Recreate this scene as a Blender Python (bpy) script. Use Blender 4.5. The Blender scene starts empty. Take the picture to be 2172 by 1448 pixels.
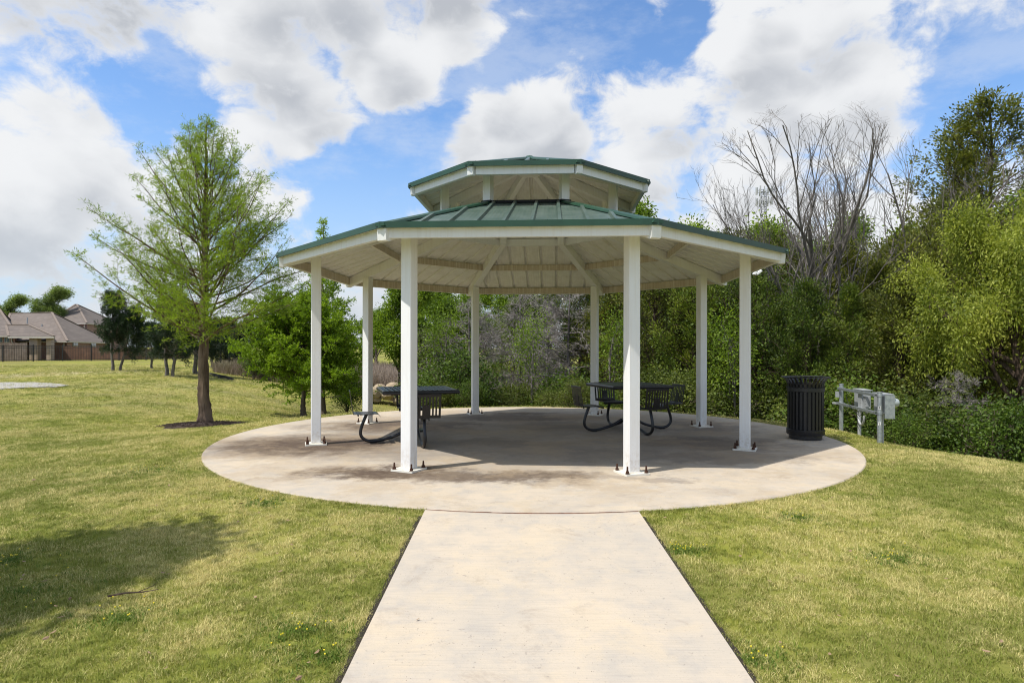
import bpy, bmesh, math, random
import numpy as np
from mathutils import Vector, Matrix

# ------------------------------------------------------------------ camera, sky, sun, exposure
SC = bpy.context.scene
COL = SC.collection
F, HY, YAW, ROLL, CAMZ = 1315.0, 739.0, 0.0036, 0.0019, 1.4
cam_data = bpy.data.cameras.new('camera')
cam = bpy.data.objects.new('camera', cam_data); COL.objects.link(cam)
cam_data.sensor_width = 36; cam_data.lens = F / 2172 * 36
cam_data.shift_y = (HY - 724) / 2172
cam_data.clip_start = 0.05; cam_data.clip_end = 3000
cam.matrix_world = (Matrix.Translation((0, 0, CAMZ)) @ Matrix.Rotation(YAW, 4, 'Z')
                    @ Matrix.Rotation(math.pi / 2, 4, 'X') @ Matrix.Rotation(ROLL, 4, 'Z'))
SC.camera = cam
SC.view_settings.view_transform = 'Standard'
SC.view_settings.look = 'None'
SC.view_settings.exposure = 0.10
SC.view_settings.gamma = 1.0
SC.view_settings.use_curve_mapping = False
SC.cycles.max_bounces = 8
SC.cycles.transparent_max_bounces = 4
SC.cycles.use_denoising = True
SC.cycles.filter_width = 1.1

SUN_EL = math.radians(60)
SX, SY = -0.845, -0.535                      # horizontal direction towards the sun
sun_dir = Vector((SX * math.cos(SUN_EL), SY * math.cos(SUN_EL), math.sin(SUN_EL))).normalized()
sd = bpy.data.lights.new('sun', 'SUN'); so = bpy.data.objects.new('sun', sd); COL.objects.link(so)
sd.energy = 4.9; sd.angle = math.radians(0.6); sd.color = (1.0, 0.955, 0.89)
so.rotation_euler = (-sun_dir).to_track_quat('-Z', 'Y').to_euler(); so.location = (-20, -12, 40)

def at(px, py, D):
    """world point seen at photo pixel (px, py) at distance D along the view axis"""
    a, b = px - 1086.0, py - HY
    cr, sr = math.cos(ROLL), math.sin(ROLL)
    a, b = cr * a + sr * b, -sr * a + cr * b
    u = a / F * D; c, s = math.cos(YAW), math.sin(YAW)
    return Vector((c * u - s * D, s * u + c * D, CAMZ - b / F * D))

class NT:
    """tiny helper to write node trees"""
    def __init__(s, tree): s.t = tree; s.n = tree.nodes; s.l = tree.links
    def add(s, typ, _set=None, **inp):
        n = s.n.new(typ)
        for k, v in (_set or {}).items(): setattr(n, k, v)
        for k, v in inp.items():
            key = int(k[1:]) if k[0] == 'i' and k[1:].isdigit() else k.replace('_', ' ')
            sock = n.inputs[key]
            if isinstance(v, bpy.types.NodeSocket): s.l.new(v, sock)
            else: sock.default_value = v
        return n
    def m(s, op, a, b=0.0, c=None, clamp=False):
        kw = dict(i0=a, i1=b)
        if c is not None: kw['i2'] = c
        return s.add('ShaderNodeMath', {'operation': op, 'use_clamp': clamp}, **kw).outputs[0]
    def vm(s, op, a, b=None, out=0, **kw):
        d = dict(i0=a)
        if b is not None: d['i1'] = b
        return s.add('ShaderNodeVectorMath', {'operation': op}, **d, **kw).outputs[out]
    def noise(s, vec, scale, detail=4, rough=0.55, dist=0.0, out='Fac'):
        kw = dict(Scale=scale, Detail=detail, Roughness=rough, Distortion=dist)
        if vec is not None: kw['Vector'] = vec
        return s.add('ShaderNodeTexNoise', None, **kw).outputs[out]
    def ramp(s, v, lo, hi, a=0.0, b=1.0, smooth=True):
        return s.add('ShaderNodeMapRange', {'interpolation_type': 'SMOOTHSTEP' if smooth else 'LINEAR'},
                     i0=v, i1=lo, i2=hi, i3=a, i4=b).outputs[0]
    def mix(s, f, a, b, blend='MIX'):
        n = s.n.new('ShaderNodeMix'); n.data_type = 'RGBA'; n.blend_type = blend
        for sock, v in ((n.inputs[0], f), (n.inputs[6], a), (n.inputs[7], b)):
            if isinstance(v, bpy.types.NodeSocket): s.l.new(v, sock)
            else: sock.default_value = v if not isinstance(v, (tuple, list)) or len(v) == 4 else (*v, 1)
        return n.outputs[2]

def build_world():
    w = bpy.data.worlds.new('World'); SC.world = w; w.use_nodes = True
    t = NT(w.node_tree); t.n.clear()
    sky = t.add('ShaderNodeTexSky')
    sky.sky_type = 'NISHITA'; sky.sun_disc = False
    sky.sun_elevation = SUN_EL; sky.sun_rotation = math.atan2(SX, SY)
    sky.air_density = 1.0; sky.dust_density = 0.6; sky.ozone_density = 1.5
    d = t.add('ShaderNodeTexCoord').outputs['Generated']
    sep = t.add('ShaderNodeSeparateXYZ', None, Vector=d)
    # clear gaps and thick banks: (photo px, py, radius px, strength)
    gaps = [(1200, 65, 70, .27), (1120, 110, 60, .30), (1340, 60, 65, .18), (1450, 70, 55, .17), (1040, 160, 55, .34), (1290, 130, 40, .15),
            (960, 205, 50, .34), (900, 270, 60, .34), (840, 330, 85, .40), (740, 390, 90, .40), (650, 470, 60, .22), (780, 450, 90, .34), (560, 500, 60, .15),
            (2060, 70, 100, .34), (2130, 190, 90, .34), (2030, 240, 75, .30), (1960, 310, 60, .2), (1920, 30, 60, .15), (2120, 300, 50, .10),
            (270, 190, 55, .22), (150, 140, 60, .16), (225, 485, 40, .2), (340, 120, 50, .14), (30, 130, 60, .14), (60, 440, 50, .08), (300, 440, 60, .12)]
    banks = [(640, 120, 280, .20), (120, 330, 170, .16), (1300, 300, 200, .20), (1750, 150, 230, .24), (1550, 420, 170, .16),
             (100, 570, 130, .08), (500, 330, 160, .12), (640, 440, 45, .22), (880, 440, 50, .17), (1880, 290, 60, .2), (700,300,90,.12),
             (1050, 260, 90, .12), (150, 90, 150, .08)]
    acc = None
    for lst, sg in ((gaps, -1.0), (banks, 1.0)):
        for px, py, r, k in lst:
            c = (at(px, py, 1.0) - Vector((0, 0, CAMZ))).normalized()
            dist = t.vm('DISTANCE', d, tuple(c), out=1)
            q = t.m('DIVIDE', dist, r / F * 0.85)
            g = t.m('POWER', 2.718, t.m('MULTIPLY', t.m('MULTIPLY', q, q), -1.0))
            v = t.m('MULTIPLY', g, sg * k * (.66 if sg < 0 else .55))
            acc = v if acc is None else t.m('ADD', acc, v)
    def dens(vec, detail=8, vd=2.0):
        sq = t.vm('MULTIPLY', vec, (1.0, 1.0, 1.5))
        warp = t.add('ShaderNodeTexNoise', None, Vector=sq, Scale=6.0, Detail=3.0).outputs['Color']
        wv = t.vm('ADD', sq, t.vm('SCALE', t.vm('SUBTRACT', warp, (.5, .5, .5)), Scale=0.10))
        n1 = t.noise(wv, 3.4, detail, 0.64)
        vo = t.add('ShaderNodeTexVoronoi', {'feature': 'F1', 'normalize': True}, Vector=wv, Scale=8.0, Detail=vd, Roughness=0.5).outputs['Distance']
        a = t.m('MULTIPLY', t.m('SUBTRACT', n1, 0.5), 1.35)
        b = t.m('MULTIPLY', t.m('SUBTRACT', 0.30, vo), 0.75)
        return t.m('ADD', t.m('ADD', a, b), 0.5)
    base = dens(d)
    dn = t.m('ADD', base, acc)
    low = t.ramp(sep.outputs[2], 0.0, 0.25, 0.04, 0.0)          # more cloud towards the horizon
    dn = t.m('ADD', dn, low)
    alpha = t.ramp(dn, 0.42, 0.585)
    # self shading: look a little way towards the sun through the same field
    off = t.vm('ADD', d, (-0.03, -0.01, 0.05))
    up = t.m('ADD', dens(off, 2.5, 0.0), acc)
    lit = t.ramp(t.m('SUBTRACT', up, dn), -0.16, 0.20)              # more cloud towards the sun than here: shaded
    core = t.ramp(up, 0.48, 0.90)
    shade = t.m('ADD', t.m('MULTIPLY', lit, 0.42), t.m('MULTIPLY', core, 0.58), clamp=True)
    shade = t.m('MULTIPLY', shade, t.ramp(dn, .46, .66, .25, 1.0))
    cloud = t.mix(shade, (5.6, 5.65, 5.7, 1), (3.2, 3.35, 3.6, 1))
    cloud = t.mix(t.ramp(sep.outputs[2], 0.03, 0.24, .6, 0.0), cloud, (3.9, 4.3, 4.75, 1))
    skyc = t.mix(1.0, sky.outputs[0], (0.92, 1.12, 1.32, 1), 'MULTIPLY')
    hz = t.ramp(sep.outputs[2], 0.0, 0.36, 0.8, 0.0)
    skyc = t.mix(hz, skyc, (3.3, 4.1, 5.1, 1))
    # thin veil between the heaps
    veil = t.ramp(t.noise(t.vm('MULTIPLY', d, (1, 1, 2.2)), 5.0, 7, .65), .42, .68, 0, .35)
    skyc = t.mix(veil, skyc, (5.0, 5.3, 5.7, 1))
    final = t.mix(t.m('MULTIPLY', alpha, 0.97), skyc, cloud)
    # below the horizon nothing but the ground's own dim bounce
    below = t.ramp(sep.outputs[2], -0.03, 0.0)
    final = t.mix(below, (0.8, 0.8, 0.6, 1), final)
    bg = t.add('ShaderNodeBackground', None, Color=final, Strength=0.15)
    out = t.add('ShaderNodeOutputWorld'); t.l.new(bg.outputs[0], out.inputs[0])
    w.cycles.sampling_method = 'MANUAL'; w.cycles.sample_map_resolution = 512
build_world()

# ------------------------------------------------------------------ helpers
rng = np.random.default_rng(7)
R_ = random.Random(5)

class MB:
    """collects boxes, beams, tubes, lathes into one mesh"""
    def __init__(s): s.v = []; s.f = []; s.m = []
    def add(s, vs, fs, mi=0):
        o = len(s.v); s.v += [tuple(v) for v in vs]; s.f += [tuple(i + o for i in f) for f in fs]; s.m += [mi] * len(fs)
    def box(s, c, size, M=None, mi=0, bev=0.0):
        x, y, z = [k / 2 for k in size]; c = Vector(c)
        if bev > 0:
            b = min(bev, x * .9, y * .9, z * .9); vs = []; 
            for sz in (-1, 1):
                for (ax, ay) in ((x - b, y), (x, y - b)):
                    pass
            prof = [(x - b, y), (-x + b, y), (-x, y - b), (-x, -y + b), (-x + b, -y), (x - b, -y), (x, -y + b), (x, y - b)]
            vs = [Vector((p[0], p[1], -z)) for p in prof] + [Vector((p[0], p[1], z)) for p in prof]
            fs = [(i, (i + 1) % 8, (i + 1) % 8 + 8, i + 8)[::1] for i in range(8)] + [tuple(range(7, -1, -1)), tuple(range(8, 16))]
        else:
            vs = [Vector((a * x, b_ * y, d * z)) for d in (-1, 1) for b_ in (-1, 1) for a in (-1, 1)]
            fs = [(0, 2, 3, 1), (4, 5, 7, 6), (0, 1, 5, 4), (2, 6, 7, 3), (0, 4, 6, 2), (1, 3, 7, 5)]
        if M is not None: vs = [M @ v for v in vs]
        s.add([v + c for v in vs], fs, mi)
    def beam(s, p0, p1, w, h, up=(0, 0, 1), mi=0):
        p0, p1 = Vector(p0), Vector(p1); d = (p1 - p0); L = d.length; d.normalize()
        side = d.cross(Vector(up)).normalized(); u = side.cross(d)
        M = Matrix((d, side, u)).transposed()
        s.box((p0 + p1) / 2, (L, w, h), M, mi)
    def tube(s, pts, r, n=8, mi=0, cap=True):
        pts = [Vector(p) for p in pts]; rr = r if isinstance(r, (list, tuple)) else [r] * len(pts)
        rings = []; ref = None
        for i, p in enumerate(pts):
            d = (pts[min(i + 1, len(pts) - 1)] - pts[max(i - 1, 0)]).normalized()
            if ref is None:
                ref = Vector((0, 0, 1)) if abs(d.z) < .9 else Vector((1, 0, 0))
            a = d.cross(ref).normalized(); b = a.cross(d).normalized(); ref = b
            rings.append([p + (a * math.cos(2 * math.pi * k / n) + b * math.sin(2 * math.pi * k / n)) * rr[i] for k in range(n)])
        vs = [v for r_ in rings for v in r_]; fs = []
        for i in range(len(pts) - 1):
            for k in range(n):
                fs.append((i * n + k, i * n + (k + 1) % n, (i + 1) * n + (k + 1) % n, (i + 1) * n + k))
        if cap: fs += [tuple(range(n - 1, -1, -1)), tuple((len(pts) - 1) * n + k for k in range(n))]
        s.add(vs, fs, mi)
    def lathe(s, prof, n=24, c=(0, 0, 0), mi=0):
        vs = [(c[0] + r * math.cos(2 * math.pi * k / n), c[1] + r * math.sin(2 * math.pi * k / n), c[2] + z) for r, z in prof for k in range(n)]
        fs = [(i * n + k, i * n + (k + 1) % n, (i + 1) * n + (k + 1) % n, (i + 1) * n + k) for i in range(len(prof) - 1) for k in range(n)]
        s.add(vs, fs, mi)
    def cyl(s, c, r, h, n=12, mi=0): s.lathe([(0.0001, 0), (r, 0), (r, h), (0.0001, h)], n, c, mi)
    def mesh(s, name, mats, smooth=False):
        me = bpy.data.meshes.new(name); me.from_pydata(s.v, [], s.f)
        for m_ in (mats if isinstance(mats, (list, tuple)) else [mats]): me.materials.append(m_)
        me.polygons.foreach_set('material_index', s.m)
        if smooth:
            me.polygons.foreach_set('use_smooth', [True] * len(s.f))
            try: me.set_sharp_from_angle(angle=math.radians(35))
            except Exception: pass
        me.update(); return me
    def build(s, name, mats, parent=None, smooth=False):
        return link(name, s.mesh(name, mats, smooth), parent)

def link(name, me, parent=None, loc=None, rz=None):
    o = bpy.data.objects.new(name, me); COL.objects.link(o)
    if parent is not None: o.parent = parent
    if loc is not None: o.location = loc
    if rz is not None: o.rotation_euler = (0, 0, rz)
    return o
def tag(o, label=None, cat=None, group=None, kind=None):
    if label: o['label'] = label
    if cat: o['category'] = cat
    if group: o['group'] = group
    if kind: o['kind'] = kind
    return o
def thing(name, label, cat, loc=(0, 0, 0), rz=0, group=None):
    return tag(link(name, None, None, loc, rz), label, cat, group)
def copy_tree(o, parent=None):
    c = o.copy(); COL.objects.link(c)
    if parent is not None: c.parent = parent
    for ch in list(o.children): copy_tree(ch, c)
    return c

def quads_mesh(name, V, Q, mats, mi=None, tone=None, smooth=None):
    """fast mesh of quads from numpy arrays"""
    me = bpy.data.meshes.new(name)
    nv, nf = len(V), len(Q)
    me.vertices.add(nv); me.vertices.foreach_set('co', np.ascontiguousarray(V, dtype=np.float32).ravel())
    me.loops.add(nf * 4); me.loops.foreach_set('vertex_index', np.ascontiguousarray(Q, dtype=np.int32).ravel())
    me.polygons.add(nf); me.polygons.foreach_set('loop_start', np.arange(0, nf * 4, 4, dtype=np.int32))
    for m_ in mats: me.materials.append(m_)
    if mi is not None: me.polygons.foreach_set('material_index', mi.astype(np.int32))
    if smooth is not None: me.polygons.foreach_set('use_smooth', smooth)
    if tone is not None:
        a = me.attributes.new('tone', 'FLOAT', 'POINT'); a.data.foreach_set('value', tone.astype(np.float32))
    me.update(calc_edges=True); return me

# ------------------------------------------------------------------ materials
def new_mat(name):
    m = bpy.data.materials.new(name); m.use_nodes = True
    t = NT(m.node_tree); t.n.clear()
    out = t.add('ShaderNodeOutputMaterial')
    return m, t, out
def simple(name, col, rough=.6, metal=0.0, var=0.12, scale=8.0, bump=0.0, bscale=60.0, spec=0.5, col2=None, lo=.35, hi=.7):
    m, t, out = new_mat(name)
    co = t.add('ShaderNodeTexCoord').outputs['Object']
    n = t.noise(co, scale, 6, .6)
    c2 = col2 or tuple(c * (1 - var * 2) for c in col)
    c = t.mix(t.ramp(n, lo, hi), (*col, 1), (*c2, 1))
    kw = {}
    b = t.add('ShaderNodeBsdfPrincipled', None, Base_Color=c, Roughness=rough, Metallic=metal)
    b.inputs['Specular IOR Level'].default_value = spec
    if bump:
        bn = t.add('ShaderNodeBump', None, Strength=bump, Distance=0.01, Height=t.noise(co, bscale, 4, .6))
        t.l.new(bn.outputs[0], b.inputs['Normal'])
    t.l.new(b.outputs[0], out.inputs[0]); return m

def leaf_mat(name, dark, mid, light, trans=.35, rough=.55):
    m, t, out = new_mat(name)
    tone = t.add('ShaderNodeAttribute', {'attribute_name': 'tone'}).outputs['Fac']
    oi = t.add('ShaderNodeObjectInfo').outputs['Random']
    pos = t.add('ShaderNodeNewGeometry').outputs['Position']
    big = t.noise(pos, 0.9, 3, .6)
    v = t.m('ADD', t.m('ADD', t.m('MULTIPLY', tone, .75), t.m('MULTIPLY', t.m('SUBTRACT', oi, .5), .18)),
            t.m('MULTIPLY', t.m('SUBTRACT', big, .5), .75))
    r = t.add('ShaderNodeValToRGB', None, Fac=v); e = r.color_ramp.elements
    e[0].position = .1; e[0].color = (*dark, 1); e[1].position = .85; e[1].color = (*light, 1)
    k = e.new(.42); k.color = (*mid, 1)
    d = t.add('ShaderNodeBsdfPrincipled', None, Base_Color=r.outputs[0], Roughness=rough)
    d.inputs['Specular IOR Level'].default_value = .3
    tc = t.mix(1.0, r.outputs[0], (1.25, 1.3, .65, 1), 'MULTIPLY')
    tr = t.add('ShaderNodeBsdfTranslucent', None, Color=tc)
    mx = t.add('ShaderNodeMixShader', None, Fac=trans)
    t.l.new(d.outputs[0], mx.inputs[1]); t.l.new(tr.outputs[0], mx.inputs[2])
    t.l.new(mx.outputs[0], out.inputs[0]); return m

def bark_mat(name, a, b, sc=14.0, bump=.6):
    m, t, out = new_mat(name)
    co = t.add('ShaderNodeTexCoord').outputs['Object']
    st = t.vm('MULTIPLY', co, (1.0, 1.0, .14))
    n = t.noise(st, sc, 6, .65, .3); n2 = t.noise(co, 3.0, 4, .6)
    f = t.m('ADD', t.m('MULTIPLY', t.ramp(n, .35, .65), .75), t.m('MULTIPLY', n2, .3))
    c = t.mix(f, (*a, 1), (*b, 1))
    bn = t.add('ShaderNodeBump', None, Strength=bump, Distance=.03, Height=n)
    p = t.add('ShaderNodeBsdfPrincipled', None, Base_Color=c, Roughness=.9, Normal=bn.outputs[0])
    p.inputs['Specular IOR Level'].default_value = .15
    t.l.new(p.outputs[0], out.inputs[0]); return m

def white_paint():
    """off-white painted steel with rusty brown dirt streaks that run down"""
    m, t, out = new_mat('white_painted_steel')
    pos = t.add('ShaderNodeNewGeometry').outputs['Position']
    st = t.vm('MULTIPLY', pos, (30.0, 30.0, 1.5))
    streak = t.ramp(t.noise(st, 1.0, 5, .6), .42, .75)
    soft = t.ramp(t.noise(pos, 2.2, 4, .6), .35, .75)
    c = t.mix(t.m('MULTIPLY', streak, .16), (.78, .785, .78, 1), (.50, .40, .27, 1))
    c = t.mix(t.m('MULTIPLY', soft, .12), c, (.60, .54, .42, 1))
    zc = t.add('ShaderNodeSeparateXYZ', None, Vector=pos).outputs[2]
    low = t.m('MULTIPLY', t.ramp(zc, .02, .45, 1.0, 0.0), t.ramp(t.noise(pos, 18.0, 5, .7), .42, .68, .10, .55))
    c = t.mix(low, c, (.50, .42, .31, 1))
    p = t.add('ShaderNodeBsdfPrincipled', None, Base_Color=c, Roughness=.42)
    p.inputs['Specular IOR Level'].default_value = .4
    t.l.new(p.outputs[0], out.inputs[0]); return m
def dirty_paint():
    """the same paint on the roof beams, streaked brown by water that ran over them"""
    m, t, out = new_mat('streaked_beam_paint')
    pos = t.add('ShaderNodeNewGeometry').outputs['Position']
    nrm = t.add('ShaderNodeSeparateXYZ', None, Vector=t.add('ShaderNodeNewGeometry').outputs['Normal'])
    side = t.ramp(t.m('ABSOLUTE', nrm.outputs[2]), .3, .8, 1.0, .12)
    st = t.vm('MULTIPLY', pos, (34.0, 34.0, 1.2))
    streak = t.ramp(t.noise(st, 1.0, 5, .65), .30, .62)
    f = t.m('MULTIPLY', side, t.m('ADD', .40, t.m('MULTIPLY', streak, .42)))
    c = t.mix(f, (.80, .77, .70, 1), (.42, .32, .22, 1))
    p = t.add('ShaderNodeBsdfPrincipled', None, Base_Color=c, Roughness=.5)
    t.l.new(p.outputs[0], out.inputs[0]); return m
def green_metal():
    m, t, out = new_mat('green_roof_metal')
    co = t.add('ShaderNodeTexCoord').outputs['Object']
    pos = t.add('ShaderNodeNewGeometry').outputs['Position']
    dust = t.ramp(t.noise(t.vm('MULTIPLY', pos, (5, 5, 5)), 1.0, 6, .7), .3, .75)
    c = t.mix(t.m('MULTIPLY', dust, .55), (.040, .075, .055, 1), (.15, .185, .16, 1))
    wav = t.add('ShaderNodeTexWave', {'bands_direction': 'Y', 'wave_profile': 'SIN'}, Vector=co, Scale=6.5)
    bn = t.add('ShaderNodeBump', None, Strength=.35, Distance=.004, Height=wav.outputs['Fac'])
    p = t.add('ShaderNodeBsdfPrincipled', None, Base_Color=c, Roughness=.36, Normal=bn.outputs[0])
    t.l.new(p.outputs[0], out.inputs[0]); return m
def under_metal():
    m, t, out = new_mat('off_white_panel_underside')
    co = t.add('ShaderNodeTexCoord').outputs['Object']
    n = t.ramp(t.noise(co, 5.0, 6, .65), .3, .75)
    c = t.mix(t.m('MULTIPLY', n, .5), (.80, .79, .75, 1), (.60, .57, .50, 1))
    wav = t.add('ShaderNodeTexWave', {'bands_direction': 'Y', 'wave_profile': 'SIN'}, Vector=co, Scale=6.5)
    bn = t.add('ShaderNodeBump', None, Strength=.5, Distance=.004, Height=wav.outputs['Fac'])
    p = t.add('ShaderNodeBsdfPrincipled', None, Base_Color=c, Roughness=.6, Normal=bn.outputs[0])
    t.l.new(p.outputs[0], out.inputs[0]); return m

CX, CY = 0.243, 10.11
def concrete(name, stains):
    m, t, out = new_mat(name)
    pos = t.add('ShaderNodeNewGeometry').outputs['Position']
    big = t.noise(pos, .8, 5, .6); mid = t.noise(pos, 5.0, 6, .65); fine = t.noise(pos, 90.0, 4, .7)
    brush = t.noise(t.vm('MULTIPLY', pos, (1.0, 14.0, 1.0)), 3.0, 5, .6)
    c = t.mix(t.ramp(big, .3, .7), (.45, .395, .32, 1), (.53, .445, .335, 1))
    c = t.mix(t.ramp(mid, .4, .72, 0, .6), c, (.36, .335, .30, 1))
    c = t.mix(t.ramp(brush, .5, .8, 0, .3), c, (.34, .31, .27, 1))
    c = t.mix(t.ramp(t.noise(pos, 1.7, 6, .7, .4), .48, .62, 0, .4), c, (.56, .455, .31, 1))
    c = t.mix(t.ramp(fine, .56, .74, 0, .42), c, (.22, .20, .17, 1))
    c = t.mix(t.ramp(t.noise(pos, 28.0, 3, .5), .66, .74, 0, .5), c, (.22, .20, .18, 1))
    brm = t.noise(t.vm('MULTIPLY', pos, (3.0, 160.0, 1.0)), 1.0, 3, .6)
    c = t.mix(t.ramp(brm, .45, .7, 0, .22), c, (.25, .225, .20, 1))
    pit = t.add('ShaderNodeTexVoronoi', None, Vector=pos, Scale=38.0).outputs['Distance']
    c = t.mix(t.m('MULTIPLY', t.ramp(pit, .05, .13, 1.0, 0.0), t.ramp(t.noise(pos, 3.0, 3, .6), .45, .6)), c, (.13, .115, .10, 1))
    c = t.mix(t.ramp(t.noise(pos, 2.4, 7, .75, .6), .54, .70, 0, .5), c, (.30, .25, .20, 1))
    if stains:
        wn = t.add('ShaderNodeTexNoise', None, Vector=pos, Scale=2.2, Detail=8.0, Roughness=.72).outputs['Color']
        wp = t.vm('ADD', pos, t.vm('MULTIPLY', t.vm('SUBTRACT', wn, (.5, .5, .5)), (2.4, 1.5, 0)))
        under = t.ramp(t.vm('LENGTH', t.vm('SUBTRACT', wp, (CX + .4, CY + .6, 0)), out=1), 2.6, 4.2, 1.0, 0.0)  # broad grey dirt below the roof, its colour also deepening the roof's shade
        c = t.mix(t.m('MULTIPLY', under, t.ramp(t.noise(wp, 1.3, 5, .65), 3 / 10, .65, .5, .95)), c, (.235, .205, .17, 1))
        tot = None
        for (x, y, rx, ry, k) in stains:
            q = t.vm('MULTIPLY', t.vm('SUBTRACT', wp, (x, y, 0)), (1 / rx, 1 / ry, 0))
            g = t.ramp(t.vm('LENGTH', q, out=1), .35, 1.2, k, 0.0)
            tot = g if tot is None else t.m('MAXIMUM', tot, g)
        grain = t.ramp(t.noise(t.vm('MULTIPLY', pos, (4, 22, 1)), 1.6, 6, .7), .25, .65, .78, 1.0)
        tot = t.m('MULTIPLY', tot, grain)
        c = t.mix(tot, c, (.070, .044, .028, 1))
        halo = t.ramp(t.noise(wp, .9, 4, .6), .44, .66, 0, .5)
        c = t.mix(halo, c, (.36, .275, .175, 1))
    h = t.m('ADD', t.m('MULTIPLY', fine, .6), t.m('MULTIPLY', mid, .8))
    bn = t.add('ShaderNodeBump', None, Strength=.25, Distance=.008, Height=h)
    p = t.add('ShaderNodeBsdfPrincipled', None, Base_Color=c, Roughness=.85, Normal=bn.outputs[0])
    p.inputs['Specular IOR Level'].default_value = .25
    t.l.new(p.outputs[0], out.inputs[0]); return m

GREEN_A, GREEN_B = (.165, .192, .027), (.265, .268, .043)
STRAW = (.40, .34, .12)
def lawn_color(t, pos):
    """shared by the soil sheet and the blades: straw and green patches in world space"""
    a = t.noise(pos, .55, 5, .65); b = t.noise(pos, 2.6, 5, .7); c_ = t.noise(pos, 11.0, 3, .6)
    f = t.m('ADD', t.m('ADD', t.m('MULTIPLY', a, .45), t.m('MULTIPLY', b, .40)), t.m('MULTIPLY', c_, .15))
    f = t.ramp(f, .40, .64)
    g = t.mix(t.ramp(t.noise(pos, .23, 3, .5), .35, .65), (*GREEN_A, 1), (*GREEN_B, 1))
    return g, f
def lawn_mat():
    m, t, out = new_mat('lawn_soil')
    pos = t.add('ShaderNodeNewGeometry').outputs['Position']
    g, f = lawn_color(t, pos)
    c = t.mix(t.m('ADD', t.m('MULTIPLY', f, .62), .10), g, (*STRAW, 1))
    dull = t.ramp(t.noise(t.vm('MULTIPLY', pos, (1, 1.6, 1)), .22, 6, .7), .45, .62, 0, .65)
    c = t.mix(1.0, c, (.86, .88, .80, 1), 'MULTIPLY')  # soil colour darkened throughout, standing in for shade from the blades
    c = t.mix(dull, c, (.175, .16, .065, 1))
    c = t.mix(t.ramp(t.noise(pos, 1.1, 6, .75), .5, .7, 0, .4), c, (.13, .15, .03, 1))
    fine = t.noise(pos, 55.0, 4, .75)
    c = t.mix(t.ramp(fine, .52, .72, 0, .35), c, (.05, .06, .015, 1))
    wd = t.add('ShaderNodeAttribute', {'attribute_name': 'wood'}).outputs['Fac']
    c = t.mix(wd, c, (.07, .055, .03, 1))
    bare = t.add('ShaderNodeAttribute', {'attribute_name': 'bare'}).outputs['Fac']
    bf = t.m('MULTIPLY', bare, t.ramp(t.noise(t.vm('MULTIPLY', pos, (1, 3, 1)), 1.2, 6, .7), .38, .55))
    c = t.mix(bf, c, (.46, .38, .25, 1))
    bn = t.add('ShaderNodeBump', None, Strength=.5, Distance=.03, Height=fine)
    p = t.add('ShaderNodeBsdfPrincipled', None, Base_Color=c, Roughness=.95, Normal=bn.outputs[0])
    p.inputs['Specular IOR Level'].default_value = .1
    t.l.new(p.outputs[0], out.inputs[0]); return m
def blade_mat(name, mode='lawn'):
    m, t, out = new_mat(name)
    pos = t.add('ShaderNodeNewGeometry').outputs['Position']
    tone = t.add('ShaderNodeAttribute', {'attribute_name': 'tone'}).outputs['Fac']
    rnd = t.add('ShaderNodeObjectInfo').outputs['Random']
    if mode == 'lawn':
        g, f = lawn_color(t, pos)
        g = t.mix(rnd, g, (.22, .27, .04, 1))
        k = t.m('ADD', t.m('MULTIPLY', f, .62), t.m('MULTIPLY', tone, .55))
        c = t.mix(t.ramp(k, .38, .76), g, (.66, .57, .24, 1))
    elif mode == 'clover':
        c = t.mix(tone, (.085, .15, .015, 1), (.15, .24, .03, 1))
    else:
        c = t.mix(tone, (.22, .165, .125, 1), (.44, .36, .28, 1))
        c = t.mix(t.ramp(t.noise(pos, .4, 3, .5), .5, .7, 0, .45), c, (.18, .19, .06, 1))
    d = t.add('ShaderNodeBsdfPrincipled', None, Base_Color=c, Roughness=.6)
    d.inputs['Specular IOR Level'].default_value = .25
    tr = t.add('ShaderNodeBsdfTranslucent', None, Color=c)
    mx = t.add('ShaderNodeMixShader', None, Fac=.3)
    t.l.new(d.outputs[0], mx.inputs[1]); t.l.new(tr.outputs[0], mx.inputs[2]); t.l.new(mx.outputs[0], out.inputs[0])
    return m

def shingle_mat(name, a, b):
    m, t, out = new_mat(name)
    co = t.add('ShaderNodeTexCoord').outputs['Object']
    br = t.add('ShaderNodeTexBrick', None, Vector=t.add('ShaderNodeMapping', None, Vector=co, Rotation=(math.radians(90), 0, 0)).outputs[0],
               Scale=1.0, Color1=(*a, 1), Color2=(*b, 1), Mortar=(a[0] * .5, a[1] * .5, a[2] * .5, 1))
    br.inputs['Brick Width'].default_value = .5; br.inputs['Row Height'].default_value = .14; br.inputs['Mortar Size'].default_value = .008
    n = t.noise(co, 2.2, 5, .7)
    c = t.mix(t.ramp(n, .35, .7, 0, .4), br.outputs[0], (*[x * .7 for x in a], 1))
    p = t.add('ShaderNodeBsdfPrincipled', None, Base_Color=c, Roughness=.9)
    t.l.new(p.outputs[0], out.inputs[0]); return m
def brick_mat(name, a, b, mort):
    m, t, out = new_mat(name)
    co = t.add('ShaderNodeTexCoord').outputs['Object']
    br = t.add('ShaderNodeTexBrick', None, Vector=t.add('ShaderNodeMapping', None, Vector=co, Rotation=(math.radians(90), 0, 0)).outputs[0],
               Scale=1.0, Color1=(*a, 1), Color2=(*b, 1), Mortar=(*mort, 1))
    br.inputs['Brick Width'].default_value = .22; br.inputs['Row Height'].default_value = .075; br.inputs['Mortar Size'].default_value = .01
    p = t.add('ShaderNodeBsdfPrincipled', None, Base_Color=br.outputs[0], Roughness=.85)
    t.l.new(p.outputs[0], out.inputs[0]); return m

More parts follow.
